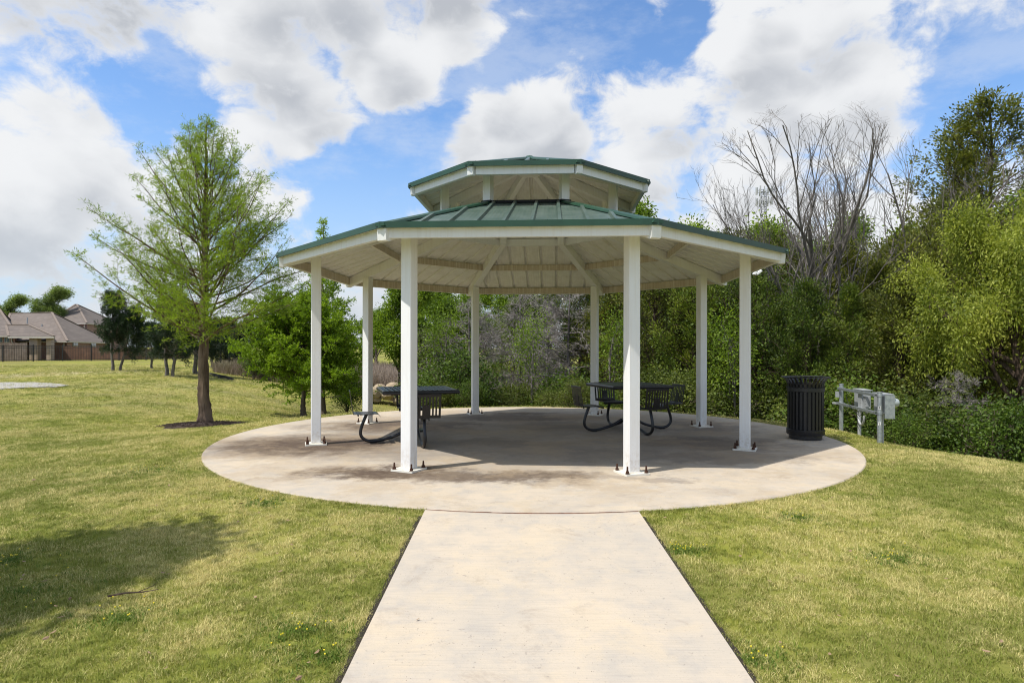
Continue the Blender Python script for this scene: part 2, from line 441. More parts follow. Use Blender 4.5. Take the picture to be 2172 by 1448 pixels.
M = {}
M['white'] = white_paint(); M['dirty'] = dirty_paint(); M['green'] = green_metal(); M['under'] = under_metal()
M['trim'] = simple('green_trim_paint', (.017, .064, .035), .42, var=.12, scale=3)
M['closure'] = simple('black_foam_closure', (.008, .009, .009), .8)
M['rust'] = simple('rusty_steel', (.10, .042, .022), .8, .3, var=.3, scale=70, bump=.6)
M['plate'] = simple('stained_white_plate', (.72, .69, .60), .5, var=.1, scale=14, col2=(.42, .33, .2), lo=.5, hi=.85)
M['black'] = simple('black_plastisol_coating', (.012, .012, .014), .30, var=.1, scale=30, bump=.12, bscale=220)
M['blackmatt'] = simple('dark_liner_plastic', (.006, .006, .006), .6)
M['blackscuff'] = simple('scuffed_black_paint', (.013, .013, .015), .34, scale=26, col2=(.06, .058, .055), lo=.62, hi=.8)
M['galv'] = simple('galvanised_steel', (.46, .49, .50), .45, .75, scale=22, col2=(.30, .33, .35), bump=.1)
M['greybox'] = simple('grey_enclosure_paint', (.36, .375, .38), .5, .1, scale=4, var=.06)
M['conduit'] = simple('grey_flexible_conduit', (.42, .43, .43), .5)
M['glassy'] = simple('pale_meter_dome', (.36, .40, .39), .2, 0, var=.05)
M['sticker'] = simple('white_sticker', (.78, .78, .76), .5, var=.02)
M['ink'] = simple('black_print', (.012, .012, .012), .6, var=0)
M['joint'] = simple('redwood_joint', (.17, .085, .05), .9, scale=20, var=.3)
M['soil'] = simple('dark_edge_soil', (.035, .026, .016), 1.0, scale=20, var=.3, bump=.6)
M['mulch'] = simple('dark_bark_mulch', (.055, .032, .022), .95, scale=30, col2=(.02, .012, .009), bump=.8, bscale=30)
M['cbark'] = bark_mat('cypress_bark', (.050, .032, .022), (.23, .165, .12), 9.0, 1.0)
M['dbark'] = bark_mat('dark_cedar_bark', (.045, .03, .022), (.13, .095, .07))
M['gbark'] = bark_mat('grey_dead_bark', (.075, .065, .058), (.23, .205, .18))
M['gtwig'] = simple('grey_dead_twigs', (.33, .30, .28), .9, scale=3, col2=(.20, .175, .155))
M['lbark'] = bark_mat('brown_grey_bark', (.07, .05, .038), (.20, .16, .12))
M['cyleaf'] = leaf_mat('cypress_needles', (.11, .17, .016), (.22, .31, .026), (.38, .46, .055), .5)
M['cyleaf2'] = leaf_mat('young_cypress_needles', (.12, .20, .016), (.25, .36, .026), (.38, .48, .05), .5)
M['cedar'] = leaf_mat('cedar_foliage', (.032, .046, .010), (.115, .135, .020), (.28, .28, .042), .3)
M['cedar_b'] = leaf_mat('greener_cedar_foliage', (.032, .06, .010), (.11, .16, .020), (.25, .29, .036), .3)
M['cedar_d'] = leaf_mat('bluish_dark_cedar_foliage', (.010, .024, .010), (.026, .050, .020), (.055, .085, .03), .15)
M['oak'] = leaf_mat('spring_green_leaves', (.07, .12, .012), (.18, .27, .022), (.33, .41, .05), .45)
M['olive'] = leaf_mat('olive_green_leaves', (.045, .065, .012), (.11, .145, .025), (.22, .24, .045), .35)
M['pecan'] = leaf_mat('yellow_green_leaves', (.10, .14, .016), (.29, .33, .045), (.52, .53, .10), .42)
M['shrub'] = leaf_mat('shrub_leaves', (.03, .06, .008), (.09, .15, .018), (.22, .29, .04), .35)
M['farleaf'] = leaf_mat('far_tree_leaves', (.10, .15, .04), (.17, .23, .06), (.27, .33, .10), .45)
M['lawn'] = lawn_mat(); M['blade'] = blade_mat('lawn_blades'); M['clover'] = blade_mat('clover_leaves', 'clover'); M['hay'] = blade_mat('dry_tall_grass', 'hay')
M['yellow'] = simple('yellow_petals', (.75, .60, .03), .6)
M['shingle'] = shingle_mat('brown_shingles', (.14, .112, .092), (.18, .146, .12))
M['shingle2'] = shingle_mat('grey_brown_shingles', (.122, .10, .084), (.16, .13, .108))
M['brick'] = brick_mat('red_brick', (.17, .065, .045), (.23, .09, .06), (.30, .26, .22))
M['tanbrick'] = brick_mat('tan_stone_brick', (.36, .25, .17), (.28, .19, .13), (.42, .38, .33))
M['fasciaw'] = simple('cream_house_trim', (.46, .42, .36), .6)
M['pane'] = simple('dark_window_glass', (.03, .055, .045), .08, 0, var=.2)
M['wood'] = simple('stained_fence_wood', (.105, .052, .032), .85, scale=2.0, col2=(.16, .085, .052), lo=.3, hi=.7)
M['greywood'] = simple('weathered_fence_wood', (.20, .155, .125), .85, scale=2.0, col2=(.12, .085, .065))
M['iron'] = simple('black_iron', (.010, .010, .010), .45)
M['silt'] = simple('black_silt_fabric', (.012, .011, .010), .8)
M['rock'] = simple('tan_rock', (.36, .28, .18), .9, scale=3, bump=.6, bscale=8)
M['tower'] = simple('galvanised_tower', (.16, .17, .18), .5, .4)
M['antenna'] = simple('pale_antenna_panel', (.40, .41, .41), .5)
M['deadleaf'] = simple('dead_leaf', (.30, .20, .11), .8, scale=30)
M['cement_far'] = simple('far_path_concrete', (.36, .34, .31), .85, scale=2)

# ------------------------------------------------------------------ ground
ctrl = []
for a in range(0, 360, 30):
    for r in (2.5, 5.0):
        ctrl.append((CX + r * math.cos(math.radians(a)), CY + r * math.sin(math.radians(a)), -0.022))
for y in (4.6, 3, 1, -2, -6):
    z = -0.036 * (5.3 - y) - 0.022
    for x in (-1.2, .15, 1.5): ctrl.append((x, y, z))
ctrl += [(-3.5, 3, -.15), (-6, 2.5, -.30), (-6, 6, -.17), (3.5, 3, -.13), (6, 3, -.24), (6.5, 6, -.12), (-8, -4, -.6), (8, -4, -.6), (0, -20, -1.5),
         (-20, -20, -1.5), (20, -20, -2.5)]
ctrl += [(5.63, 9.57, -.085), (5.93, 11.26, -.13), (7.2, 8.8, -.24), (8.6, 11.2, -1.25), (9.3, 13.4, -2.1), (6.7, 13.2, -.85), (7.0, 15.2, -1.8),
         (0, 16.6, -.7), (0, 19, -1.6), (-3, 17, -.8), (5, 17.3, -1.7), (11, 8.5, -1.5), (16, 8, -2.6), (12, 20, -2.9), (20, 30, -3.0), (3, 25, -2.2), (3, 40, -2.0), (30, 10, -3),
         (20, 60, -2.5), (60, 60, -2.5), (60, 0, -3)]
for px, py, D in [(432, 908, 14), (643, 888, 20), (684, 884, 24), (0, 905, 13), (0, 985, 8.3), (200, 878, 16), (300, 848, 20), (300, 802, 27), (0, 818, 25), (0, 797, 31),
                  (250, 786, 32), (0, 768, 50), (365, 798, 28), (430, 815, 26), (520, 800, 34), (640, 817, 34), (775, 832, 33), (500, 776, 46),
                  (770, 802, 44), (250, 766, 52), (500, 760, 62), (760, 770, 75), (100, 757, 70), (560, 860, 22), (250, 755, 90), (600, 753, 120)]:
    ctrl.append(tuple(at(px, py, D)))
ctrl += [(-200, 100, .8), (-200, 300, 1.0), (0, 300, 1.0), (200, 300, -1), (250, 0, -3), (-200, 0, .3), (-100, -100, -2), (100, -150, -4), (0, 600, 1), (-600, 600, 1), (600, 600, 0),
         (600, -600, -4), (-600, -600, -4)]
ctrl = np.array(ctrl)
def _U(r): return np.where(r > 1e-9, r * r * np.log(np.maximum(r, 1e-9)), 0)
_n = len(ctrl); _S = 20.0
_P = np.c_[np.ones(_n), ctrl[:, :2] / _S]
_K = _U(np.linalg.norm(ctrl[:, None, :2] - ctrl[None, :, :2], axis=2) / _S) + np.eye(_n) * 2e-5
_A = np.block([[_K, _P], [_P.T, np.zeros((3, 3))]])
_w = np.linalg.solve(_A, np.r_[ctrl[:, 2], 0, 0, 0])
def ground(x, y):
    x = np.atleast_1d(np.asarray(x, float)); y = np.atleast_1d(np.asarray(y, float)); sh = x.shape
    x = x.ravel(); y = y.ravel(); z = np.empty_like(x)
    for i in range(0, len(x), 20000):
        xs, ys = x[i:i + 20000], y[i:i + 20000]
        r = np.hypot(xs[:, None] - ctrl[None, :, 0], ys[:, None] - ctrl[None, :, 1]) / _S
        z[i:i + 20000] = _U(r) @ _w[:_n] + _w[_n] + _w[_n + 1] * xs / _S + _w[_n + 2] * ys / _S
    rr = np.hypot(x - CX, y - CY)
    # the lawn meets the slab and the path flush: ease onto their planes
    k = np.clip((rr - 4.9) / 1.0, 0, 1); z = z * k + (-.022) * (1 - k)
    kp = np.clip((np.abs(x - .15) - 1.0) / .8, 0, 1); kp = np.where(y < 5.4, kp, 1)
    z = z * kp + (-0.036 * (5.3 - y) - .028) * (1 - kp)
    bump = .012 * (np.sin(x * 1.9 + y * .7) * np.sin(y * 1.3 - x * .5)) * np.clip((rr - 5.2) / 2, 0, 1) * kp
    return (z + bump).reshape(sh)
def gz(x, y): return float(ground(x, y)[0])

def axis(lo, hi, fine_lo, fine_hi, step, g=1.12):
    c = list(np.arange(fine_lo, fine_hi + 1e-6, step)); s = step; v = fine_hi
    while v < hi: s *= g; v = v + s; c.append(v)
    s = step; v = fine_lo; pre = []
    while v > lo: s *= g; v = v - s; pre.append(v)
    return np.array(pre[::-1] + c)
gx = axis(-700, 700, -10, 10, .25); gy = axis(-300, 1200, -1, 18, .25)
X, Y = np.meshgrid(gx, gy); Z = ground(X, Y)
V = np.stack([X, Y, Z], -1).reshape(-1, 3); nx, ny = len(gx), len(gy)
i = np.arange(nx * ny).reshape(ny, nx)
Q = np.stack([i[:-1, :-1], i[:-1, 1:], i[1:, 1:], i[1:, :-1]], -1).reshape(-1, 4)
me = quads_mesh('lawn_ground', V, Q, [M['lawn']], smooth=np.ones(len(Q), bool))
xv, yv = V[:, 0], V[:, 1]
def sstep(a, b, v): t_ = np.clip((v - a) / (b - a), 0, 1); return t_ * t_ * (3 - 2 * t_)
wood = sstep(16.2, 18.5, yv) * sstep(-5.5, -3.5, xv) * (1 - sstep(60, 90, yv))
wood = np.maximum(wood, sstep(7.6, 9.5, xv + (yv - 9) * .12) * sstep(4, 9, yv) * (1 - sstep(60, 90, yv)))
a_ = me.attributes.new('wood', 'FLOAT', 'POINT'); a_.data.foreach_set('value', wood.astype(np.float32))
p_ = at(90, 797, 31)
bare = np.exp(-(((xv - p_.x) / 4.6) ** 2 + ((yv - p_.y) / 1.3) ** 2)) * 1.3
p_ = at(330, 815, 24); bare = np.maximum(bare, .22 * np.exp(-(((xv - p_.x) / 4) ** 2 + ((yv - p_.y) / 3) ** 2)))
a_ = me.attributes.new('bare', 'FLOAT', 'POINT'); a_.data.foreach_set('value', np.clip(bare, 0, 1).astype(np.float32))
tag(link('ground', me), kind='structure', label='green and straw coloured lawn sloping away from the round slab')

# slab, path, joint
RS = 4.78
mb = MB()
mb.lathe([(0.001, 0), (1.2, 0), (2.4, 0), (3.6, 0), (RS - .012, 0), (RS, -.012), (RS, -.16)], 160, (CX, CY, 0))
stains = [(-3.0, 9.0, 1.9, 1.25, 1.0), (-2.2, 11.2, 1.8, 1.1, .9), (-1.45, 7.0, 1.2, .5, 1.0), (-.3, 6.8, 1.6, .42, .9), (1.4, 6.7, .7, .2, .4), (2.9, 8.0, 1.4, .5, .5), (-2.0, 8.1, 1.1, .5, .35), (0.3, 12.6, 2.2, .8, .7),
          (0.8, 11.2, 1.6, .8, .4), (3.0, 9.2, 1.3, .9, .62), (3.4, 11.2, 1.0, 1.5, .42), (-.3, 9.2, 1.2, .5, .3), (1.4, 8.3, 1.2, .5, .22), (.2, 13.4, .9, .25, .8)]
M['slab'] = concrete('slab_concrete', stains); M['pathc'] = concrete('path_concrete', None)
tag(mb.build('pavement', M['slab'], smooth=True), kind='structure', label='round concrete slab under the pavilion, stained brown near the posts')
def pz(y): return -0.036 * (5.3 - y) - .010
def arc_y(x, r): return CY - math.sqrt(r * r - (x - CX) ** 2)
PL, PR = -.775, 1.083
mb = MB(); n = 16; xs = [PL + (PR - PL) * k / n for k in range(n + 1)]
top = [(x, arc_y(x, RS + .034), 0) for x in xs]; rows = [[(x, y, pz(y)) for x, y, _ in top]]
for y in (4.6, 3.2, 1.4): rows.append([(x, y, pz(y)) for x in xs])
vs = [v for r in rows for v in r]; w = n + 1
fs = [(r * w + k, (r + 1) * w + k, (r + 1) * w + k + 1, r * w + k + 1) for r in range(len(rows) - 1) for k in range(n)]
mb.add(vs, fs)
for (a, b) in ((0, 1),):
    for x, sgn in ((PL, -1), (PR, 1)):
        ys = [arc_y(x, RS + .034), 1.4]
        q = [(x, ys[0], pz(ys[0])), (x, ys[1], pz(ys[1])), (x, ys[1], pz(ys[1]) - .12), (x, ys[0], pz(ys[0]) - .12)]
        mb.add(q, [(0, 1, 2, 3)] if sgn < 0 else [(3, 2, 1, 0)])
path = tag(mb.build('path', M['pathc']), kind='structure', label='straight pale concrete walk leading up to the round slab')
mb = MB(); mb.box(((PL + PR) / 2, -2.3, pz(-2.3) - .06), (PR - PL, 7.37, .12), Matrix.Rotation(math.atan(.036), 3, 'X'))
mb.build('path_section', M['pathc'], path)
mb = MB()
for k in range(n):
    x0, x1 = xs[k], xs[k + 1]; q = []
    for (x, r, z) in ((x0, RS + .003, -.009), (x1, RS + .003, -.009), (x1, RS + .031, -.013), (x0, RS + .031, -.013)):
        q.append((x, arc_y(x, r), z + .001 * math.sin(k * 2.1)))
    mb.add(q, [(3, 2, 1, 0)])
mb.build('expansion_joint', M['joint'], path)
mb = MB()                                             # dark soil line where the turf was edged along the walk
for x0, x1 in ((PL - .035, PL - .002), (PR + .002, PR + .03)):
    ys = np.linspace(1.2, 5.25, 60)
    for a, b in zip(ys[:-1], ys[1:]):
        j = .010 * math.sin(a * 9) * math.sin(a * 23)
        o = (j, 0) if x0 < 0 else (0, j)
        mb.add([(x0 - o[0], a, pz(a) - .008), (x1 + o[1], a, pz(a) - .008), (x1 + o[1], b, pz(b) - .008), (x0 - o[0], b, pz(b) - .008)], [(0, 1, 2, 3)])
mb.build('soil_edge', M['soil'], path)

def flat_patch(name, pts, mat, lift, label, nseg=12):
    """outline of world xy points, filled as a grid fan that follows the ground"""
    c = np.mean(pts, axis=0); P = np.array(pts); K = 6; vs = []; fs = []
    for k in range(K + 1):
        q = c + (P - c) * (k / K if k else 1e-3); z = ground(q[:, 0], q[:, 1]) + lift
        vs += [(a[0], a[1], b) for a, b in zip(q, z)]
    nn = len(P)
    for k in range(K):
        for j in range(nn): fs.append((k * nn + j, k * nn + (j + 1) % nn, (k + 1) * nn + (j + 1) % nn, (k + 1) * nn + j))
    mb = MB(); mb.add(vs, fs); return tag(mb.build(name, mat, smooth=True), kind='structure', label=label)
def gpt(px, py, z0=-.1):
    """world xy where the ray through the photo pixel meets the ground"""
    D = 3.0
    while D < 150:
        p = at(px, py, D)
        if p.z <= gz(p.x, p.y): return (p.x, p.y)
        D *= 1.01
    return (p.x, p.y)
pl = [(-260, 818), (-100, 812), (0, 813), (70, 812), (125, 815), (147, 819), (120, 822), (60, 823), (0, 827), (-100, 838), (-260, 860)]
pp = []
for (a, b), (c, d) in zip(pl, pl[1:] + pl[:1]):
    for s in range(3): pp.append(gpt(a + (c - a) * s / 3, b + (d - b) * s / 3))
flat_patch('far_path', pp, M['cement_far'], .03, 'curved end of a pale concrete path crossing the lawn at left')

# ------------------------------------------------------------------ pavilion
PAV = thing('picnic_pavilion', 'white octagonal picnic pavilion with a two-tier green metal roof on the round slab', 'pavilion', (CX, CY, 0), -0.0612)
T = math.tan(math.radians(22.5)); CA = math.cos(math.radians(22.5)); d2 = math.radians
def spin(name, me, k, off=0.0, parent=PAV):
    return link(name, me, parent, None, k * math.pi / 4 + off)

def roof_tier(a1, a2, z1, slope, pitch, thick=.006):
    """eave apothem a1, top apothem a2; panels of `pitch` width on each of the eight facets"""
    zf = lambda a: z1 + (a1 - a) * slope
    half = a1 * T; npan = int(math.floor(2 * half / pitch)); start = -npan / 2 * pitch
    edges = [start + k * pitch for k in range(npan + 1)]
    spans = ([(-half, edges[0])] if edges[0] > -half + .04 else []) + list(zip(edges[:-1], edges[1:])) + ([(edges[-1], half)] if edges[-1] < half - .04 else [])
    panels = []
    for (t0, t1) in spans:
        prof = [(t0 + .028, 0.0)]
        inner = [q for q in (-a2 * T, a2 * T, 0) if t0 + .03 < q < t1 - .04]
        prof += [(q, 0.0) for q in sorted(inner)]
        if t1 < half - .05: prof += [(t1 - .034, 0), (t1 - .020, .036), (t1 + .016, .036), (t1 + .028, 0)]
        else: prof += [(half - .004, 0)]
        if t0 <= -half + 1e-6: prof[0] = (-half + .004, 0)
        prof = [p for p in prof if abs(p[0]) < half - .003] 
        if len(prof) < 2: continue
        mb = MB(); top, bot = [], []
        for (tt, hh) in prof:
            am = max(a2, abs(tt) / T + .006); am = min(am, a1 - .002)
            for a in (a1, am):
                top.append((a, tt, zf(a) + hh)); bot.append((a, tt, zf(a) + hh - thick))
        for L, mi, flip in ((top, 0, False), (bot, 1, True)):
            fs = []
            for k in range(len(prof) - 1):
                q = (2 * k, 2 * k + 2, 2 * k + 3, 2 * k + 1)
                fs.append(q if not flip else q[::-1])
            mb.add(L, fs, mi)
        # close the eave end of the hat rib
        e0 = [(a1, tt, zf(a1) + hh) for tt, hh in prof if tt >= t1 - .035 and t1 < half - .05]
        if len(e0) == 4: mb.add(e0, [(0, 1, 2, 3)], 0)
        panels.append(mb.mesh('roof_panel', [M['green'], M['under']]))
    return panels, zf

LOW_A1, LOW_A2, LOW_Z, SL = 3.548, 1.28, 2.712, .335
lowp, zlow = roof_tier(LOW_A1, LOW_A2, LOW_Z, SL, .305)
UP_A1, UP_A2, UP_Z, SU = 1.803, 0.03, 3.874, .34
upp, zup = roof_tier(UP_A1, UP_A2, UP_Z, SU, .305)
for k in range(8):
    for me in lowp + upp: spin('roof_panel', me, k)

def ring_piece(aout, z0, z1, w, name, mat, trim=0.0, sub=None, screws=False):
    """a beam along one facet, mitred at 22.5 degrees; trim shortens both ends"""
    mb = MB(); ain = aout - w; ho = aout * T - trim; hi = ain * T - trim
    vs = [(aout, -ho, z0), (aout, ho, z0), (ain, hi, z0), (ain, -hi, z0), (aout, -ho, z1), (aout, ho, z1), (ain, hi, z1), (ain, -hi, z1)]
    mb.add(vs, [(3, 2, 1, 0), (4, 5, 6, 7), (0, 1, 5, 4), (1, 2, 6, 5), (2, 3, 7, 6), (3, 0, 4, 7)])
    if screws:
        for q in range(-4, 5):
            mb.lathe([(.001, .006), (.006, .004), (.008, 0)], 6, (aout - .012, q * aout * T / 4.6, z1), 0)
    return mb.mesh(name, mat)
for tier in range(2):
    a1, zz = ((LOW_A1, LOW_Z), (UP_A1, UP_Z))[tier]
    tr = ring_piece(a1 + .022, zz - .022, zz + .045, .018, 'eave_trim', M['trim'], screws=True)
    fa = ring_piece(a1 - .045, zz - .120, zz - .006, .05, 'eave_beam', M['white'], trim=.062)
    for k in range(8): spin('eave_trim', tr, k); spin('eave_beam', fa, k)
# inner purlin rings
for Rr, w_, h_ in ((2.60, .05, .115), (1.50, .05, .125)):
    a = Rr * CA; zt = zlow(a) - .012
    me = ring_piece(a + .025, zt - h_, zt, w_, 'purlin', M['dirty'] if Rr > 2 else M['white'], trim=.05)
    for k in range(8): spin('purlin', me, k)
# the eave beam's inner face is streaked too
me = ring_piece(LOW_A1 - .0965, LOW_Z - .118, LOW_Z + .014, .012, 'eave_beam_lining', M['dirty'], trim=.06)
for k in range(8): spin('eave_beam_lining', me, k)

def rafter_mesh(R0, R1, zf, depth, w, name='rafter'):
    """hip rafter along +x at a corner; R0 outer, R1 inner; outer end chamfered"""
    zc = lambda R: zf(R * CA) - .012
    prof = [(R0, zc(R0) - .01), (R1, zc(R1)), (R1, zc(R1) - depth), (R0 - .05, zc(R0 - .05) - depth), (R0 - .012, zc(R0) - depth + .025)]
    mb = MB(); n = len(prof)
    vs = [(x, -w / 2, z) for x, z in prof] + [(x, w / 2, z) for x, z in prof]
    fs = [tuple(range(n)), tuple(range(2 * n - 1, n - 1, -1))] + [(j, j + n, (j + 1) % n + n, (j + 1) % n) for j in range(n)]
    fs = [f[::-1] for f in fs]
    mb.add(vs, fs); return mb.mesh(name, M['white'])
def hip_cap(R0, R1, zf, name):
    """green cap folded over the hip, along +x at a corner"""
    mb = MB(); pts = []
    for R in (R0, R1):
        z = zf(R * CA)
        pts += [(R, -.055, z + .030), (R, 0, z + .044), (R, .055, z + .030), (R, .068, z - .004 + .008), (R, -.068, z - .004 + .008)]
    mb.add(pts, [(0, 1, 6, 5), (1, 2, 7, 6), (2, 3, 8, 7), (4, 0, 5, 9), (0, 4, 3, 2, 1), (5, 6, 7, 8, 9)])
    return mb.mesh(name, M['trim'])
lr = rafter_mesh(LOW_A1 / CA - .012, 1.36, zlow, .165, .115)
ur = rafter_mesh(UP_A1 / CA - .010, .14, zup, .145, .085, 'upper_rafter')
hc = hip_cap(LOW_A1 / CA + .02, LOW_A2 / CA + .02, zlow, 'hip_cap'); uc = hip_cap(UP_A1 / CA + .02, .04, zup, 'hip_cap')
for k in range(8):
    spin('rafter', lr, k, d2(22.5)); spin('upper_rafter', ur, k, d2(22.5)); spin('hip_cap', hc, k, d2(22.5)); spin('hip_cap', uc, k, d2(22.5))
me = ring_piece(LOW_A2 + .02, zlow(LOW_A2) + .002, zlow(LOW_A2) + .042, .03, 'closure_strip', M['closure'])
for k in range(8): spin('closure_strip', me, k)
mb = MB(); mb.cyl((0, 0, zup(.15) - .20), .20, .17, 8); mb.build('peak_hub', M['white'], PAV)
mb = MB(); mb.lathe([(.001, zup(0) + .055), (.06, zup(0) + .042), (.12, zup(.1) + .03)], 8); mb.build('peak_cap', M['trim'], PAV)

# posts with base plates and anchor bolts
RC = 3.313
def bolt_mesh():
    mb = MB(); mb.cyl((0, 0, .021), .026, .003, 10); mb.cyl((0, 0, .024), .021, .024, 6)
    mb.lathe([(.0001, .1), (.010, .098), (.0095, .088), (.011, .084), (.0095, .08), (.011, .076), (.0095, .072), (.011, .068), (.010, .048)][::-1], 8)
    mb.cyl((0, 0, .058), .0125, .012, 6)
    return mb.mesh('anchor_bolt', M['rust'])
bolt = bolt_mesh()
mb = MB(); zt = zlow(RC * CA) - .012 - .150; mb.box((0, 0, (zt + .02) / 2), (.14, .14, zt - .02), bev=.008); post_me = mb.mesh('post', M['white'])
mb = MB(); mb.box((0, 0, .011), (.30, .30, .020), bev=.006)
for sx, sy, l, w in ((1, 0, .012, .15), (-1, 0, .012, .15), (0, 1, .15, .012), (0, -1, .15, .012)): mb.box((sx * .073, sy * .073, .024), (l, w, .008))
plate_me = mb.mesh('base_plate', M['plate'])
mb = MB(); zb = zlow(1.41 * CA) - .03; zt2 = zup(1.41 * CA) - .13; mb.box((0, 0, (zb + zt2) / 2), (.115, .115, zt2 - zb)); upost = mb.mesh('upper_post', M['white'])
mb = MB(); mb.box((0, 0, zb + .05), (.155, .155, .022), bev=.03); boot = mb.mesh('post_boot', M['closure'])
for k in range(8):
    a = d2(22.5 + 45 * k)
    p = link('post', post_me, PAV, (RC * math.cos(a), RC * math.sin(a), 0), a)
    link('base_plate', plate_me, p)
    for sx in (-1, 1):
        for sy in (-1, 1): link('anchor_bolt', bolt, p, (sx * .118, sy * .118, R_.uniform(-.004, .008)), R_.random())
    q = link('upper_post', upost, PAV, (1.41 * math.cos(a), 1.41 * math.sin(a), 0), a)
    link('post_boot', boot, q)
# small white floodlight clamped behind the right-hand eave
fl = thing('floodlight', 'small white twin floodlight sticking out below the eave at the right end of the roof', 'floodlight', at(1600, 574, 11.2))
mb = MB(); mb.tube([(-.12, 0, .1), (-.02, 0, .02)], .014); mb.build('bracket', M['white'], fl)
for dx, rr in ((.02, .5), (.075, .9)):
    mb = MB(); mb.box((dx, 0, -.02 - dx * .2), (.045, .10, .11), Matrix.Rotation(rr, 3, 'Y'), bev=.008); mb.build('lamp_head', M['sticker'], fl)

# ------------------------------------------------------------------ picnic tables
def seat_unit(parent, ang):
    """one seat with back on its bent tube, in the +x direction of the table, rotated by ang"""
    e = link('seat', None, parent, None, ang)
    pan = MB(); W = .40
    x0, x1, z = .56, .92, .445
    for yy, ww in [(-.185, .03), (.185, .03)] + [(-.135 + .045 * q, .028) for q in range(7)]:
        pan.beam((x0 + .05, yy, z), (x1, yy, z), ww, .005)
    pan.box((x0 + .065, 0, z), (.03, W, .0052)); pan.box((x1 - .01, 0, z), (.05, W, .0052)); pan.box(((x0 + x1) / 2 + .03, 0, z - .0005), (.10, W, .0052))
    pr = [(x0 + .055, z), (x0 + .03, z - .003), (x0 + .008, z - .018), (x0 - .008, z - .042)]
    for (a, b), (c, d) in zip(pr, pr[1:]): pan.beam((a, 0, b), (c, 0, d), W, .005, up=(0, 0, 1))
    pan.box((.74, 0, z - .014), (.20, .12, .022))
    for q in (-.05, .05): pan.cyl((.86, q, z - .045), .009, .03, 6)
    bk = MB(); 
    bp = lambda s: Vector((x1 + .01 + s * .05, 0, z + s * .325))
    th = math.atan2(.05, .325); Mr = Matrix.Rotation(th, 3, 'Y')
    def bar(yc, w, s0, s1, tk=.005):
        c = (bp(s0) + bp(s1)) / 2; c.y = yc; bk.box(c, (tk, w, (bp(s1) - bp(s0)).length), Mr)
    bar(0, W, .90, 1.0); bar(0, W, .0, .12)
    for yy, ww in [(-.185, .03), (.185, .03)] + [(-.135 + .045 * q, .024) for q in range(7)]: bar(yy, ww, .12, .90)
    bar(0, .10, .04, .55, .014)
    pr2 = [(x1 - .02, z), (x1 + .004, z + .004), (x1 + .012, z + .02)]
    for (a, b), (c, d) in zip(pr2, pr2[1:]): bk.beam((a, 0, b), (c, 0, d), W, .006)
    top = bp(1.0); bk.tube([(top.x, -.2, top.z), (top.x, .2, top.z)], .008, 6)
    pts = [(.13, 0, .19), (.30, 0, .10), (.50, 0, .045), (.62, 0, .028), (.70, 0, .030), (.765, 0, .055), (.81, 0, .10), (.825, 0, .16), (.81, 0, .24), (.77, 0, .35), (.735, 0, .43)]
    pts2 = []
    for j in range(len(pts) - 1):
        p0 = Vector(pts[max(j - 1, 0)]); p1 = Vector(pts[j]); p2 = Vector(pts[j + 1]); p3 = Vector(pts[min(j + 2, len(pts) - 1)])
        for s in (0, .33, .66):
            pts2.append(.5 * ((2 * p1) + (p2 - p0) * s + (2 * p0 - 5 * p1 + 4 * p2 - p3) * s * s + (3 * p1 - p0 - 3 * p2 + p3) * s ** 3))
    pts2.append(Vector(pts[-1]))
    lg = MB(); lg.tube(pts2, .024, 10); lg.box((.64, 0, .006), (.09, .045, .010))
    e.name = 'seat'
    pan.build('seat_pan', M['black'], e); bk.build('backrest', M['black'], e)
    lg.build('leg', M['black'], parent, smooth=True).rotation_euler = (0, 0, ang)
def picnic_table(loc, rz, angles, label):
    t = thing('picnic_table', label, 'picnic table', loc, rz, 'black steel picnic tables under the pavilion')
    S, zt = 1.12, .795; h = S / 2
    sl = MB(); w = .050; n = 15; pit = (S - .10) / n
    sl.box((0, 0, zt), (w, S - .08, .005)); slm = sl.mesh('slat', M['black'])
    for q in range(n): link('slat', slm, t, ((q - (n - 1) / 2) * pit, 0, 0))
    fr = MB(); r = .028
    for sx, sy in ((1, 0), (-1, 0), (0, 1), (0, -1)):
        L = h - .02
        prof = [(h - .055, zt + .0005), (h - .03, zt + .0005)] + [(h - .03 + r * math.sin(d2(a)), zt - r + r * math.cos(d2(a))) for a in range(15, 226, 30)]
        d = Vector((sx, sy, 0)); s = Vector((-sy, sx, 0)); vs = []
        for (q, z) in prof: vs += [d * q - s * L + Vector((0, 0, z)), d * q + s * L + Vector((0, 0, z))]
        fr.add(vs, [(2 * k, 2 * k + 1, 2 * k + 3, 2 * k + 2) for k in range(len(prof) - 1)])
        fr.tube([d * (h - .03) - s * L + Vector((0, 0, zt - r)), d * (h - .03) + s * L + Vector((0, 0, zt - r))], r - .001, 12)
    fr.box((0, 0, zt - .001), (S - .09, .05, .005)); fr.box((0, .28, zt - .012), (S - .1, .035, .016)); fr.box((0, -.28, zt - .012), (S - .1, .035, .016))
    fr.build('table_frame', M['black'], t, smooth=True)
    pd = MB(); pd.tube([(0, 0, .17), (0, 0, zt - .02)], .035, 12); pd.cyl((0, 0, .15), .14, .03, 16)
    for a in range(4): pd.beam((0, 0, zt - .03), (.42 * math.cos(a * math.pi / 2), .42 * math.sin(a * math.pi / 2), zt - .022), .035, .014)
    pd.build('pedestal', M['black'], t, smooth=True)
    for a in angles: seat_unit(t, d2(a))
picnic_table((-1.475, 9.37, 0), d2(17), (180, 270, 90), 'black steel picnic table with three seats behind the left front post')
picnic_table((1.97, 10.68, 0), d2(17), (0, 90, 180, 270), 'black steel picnic table with four seats behind the right front post')

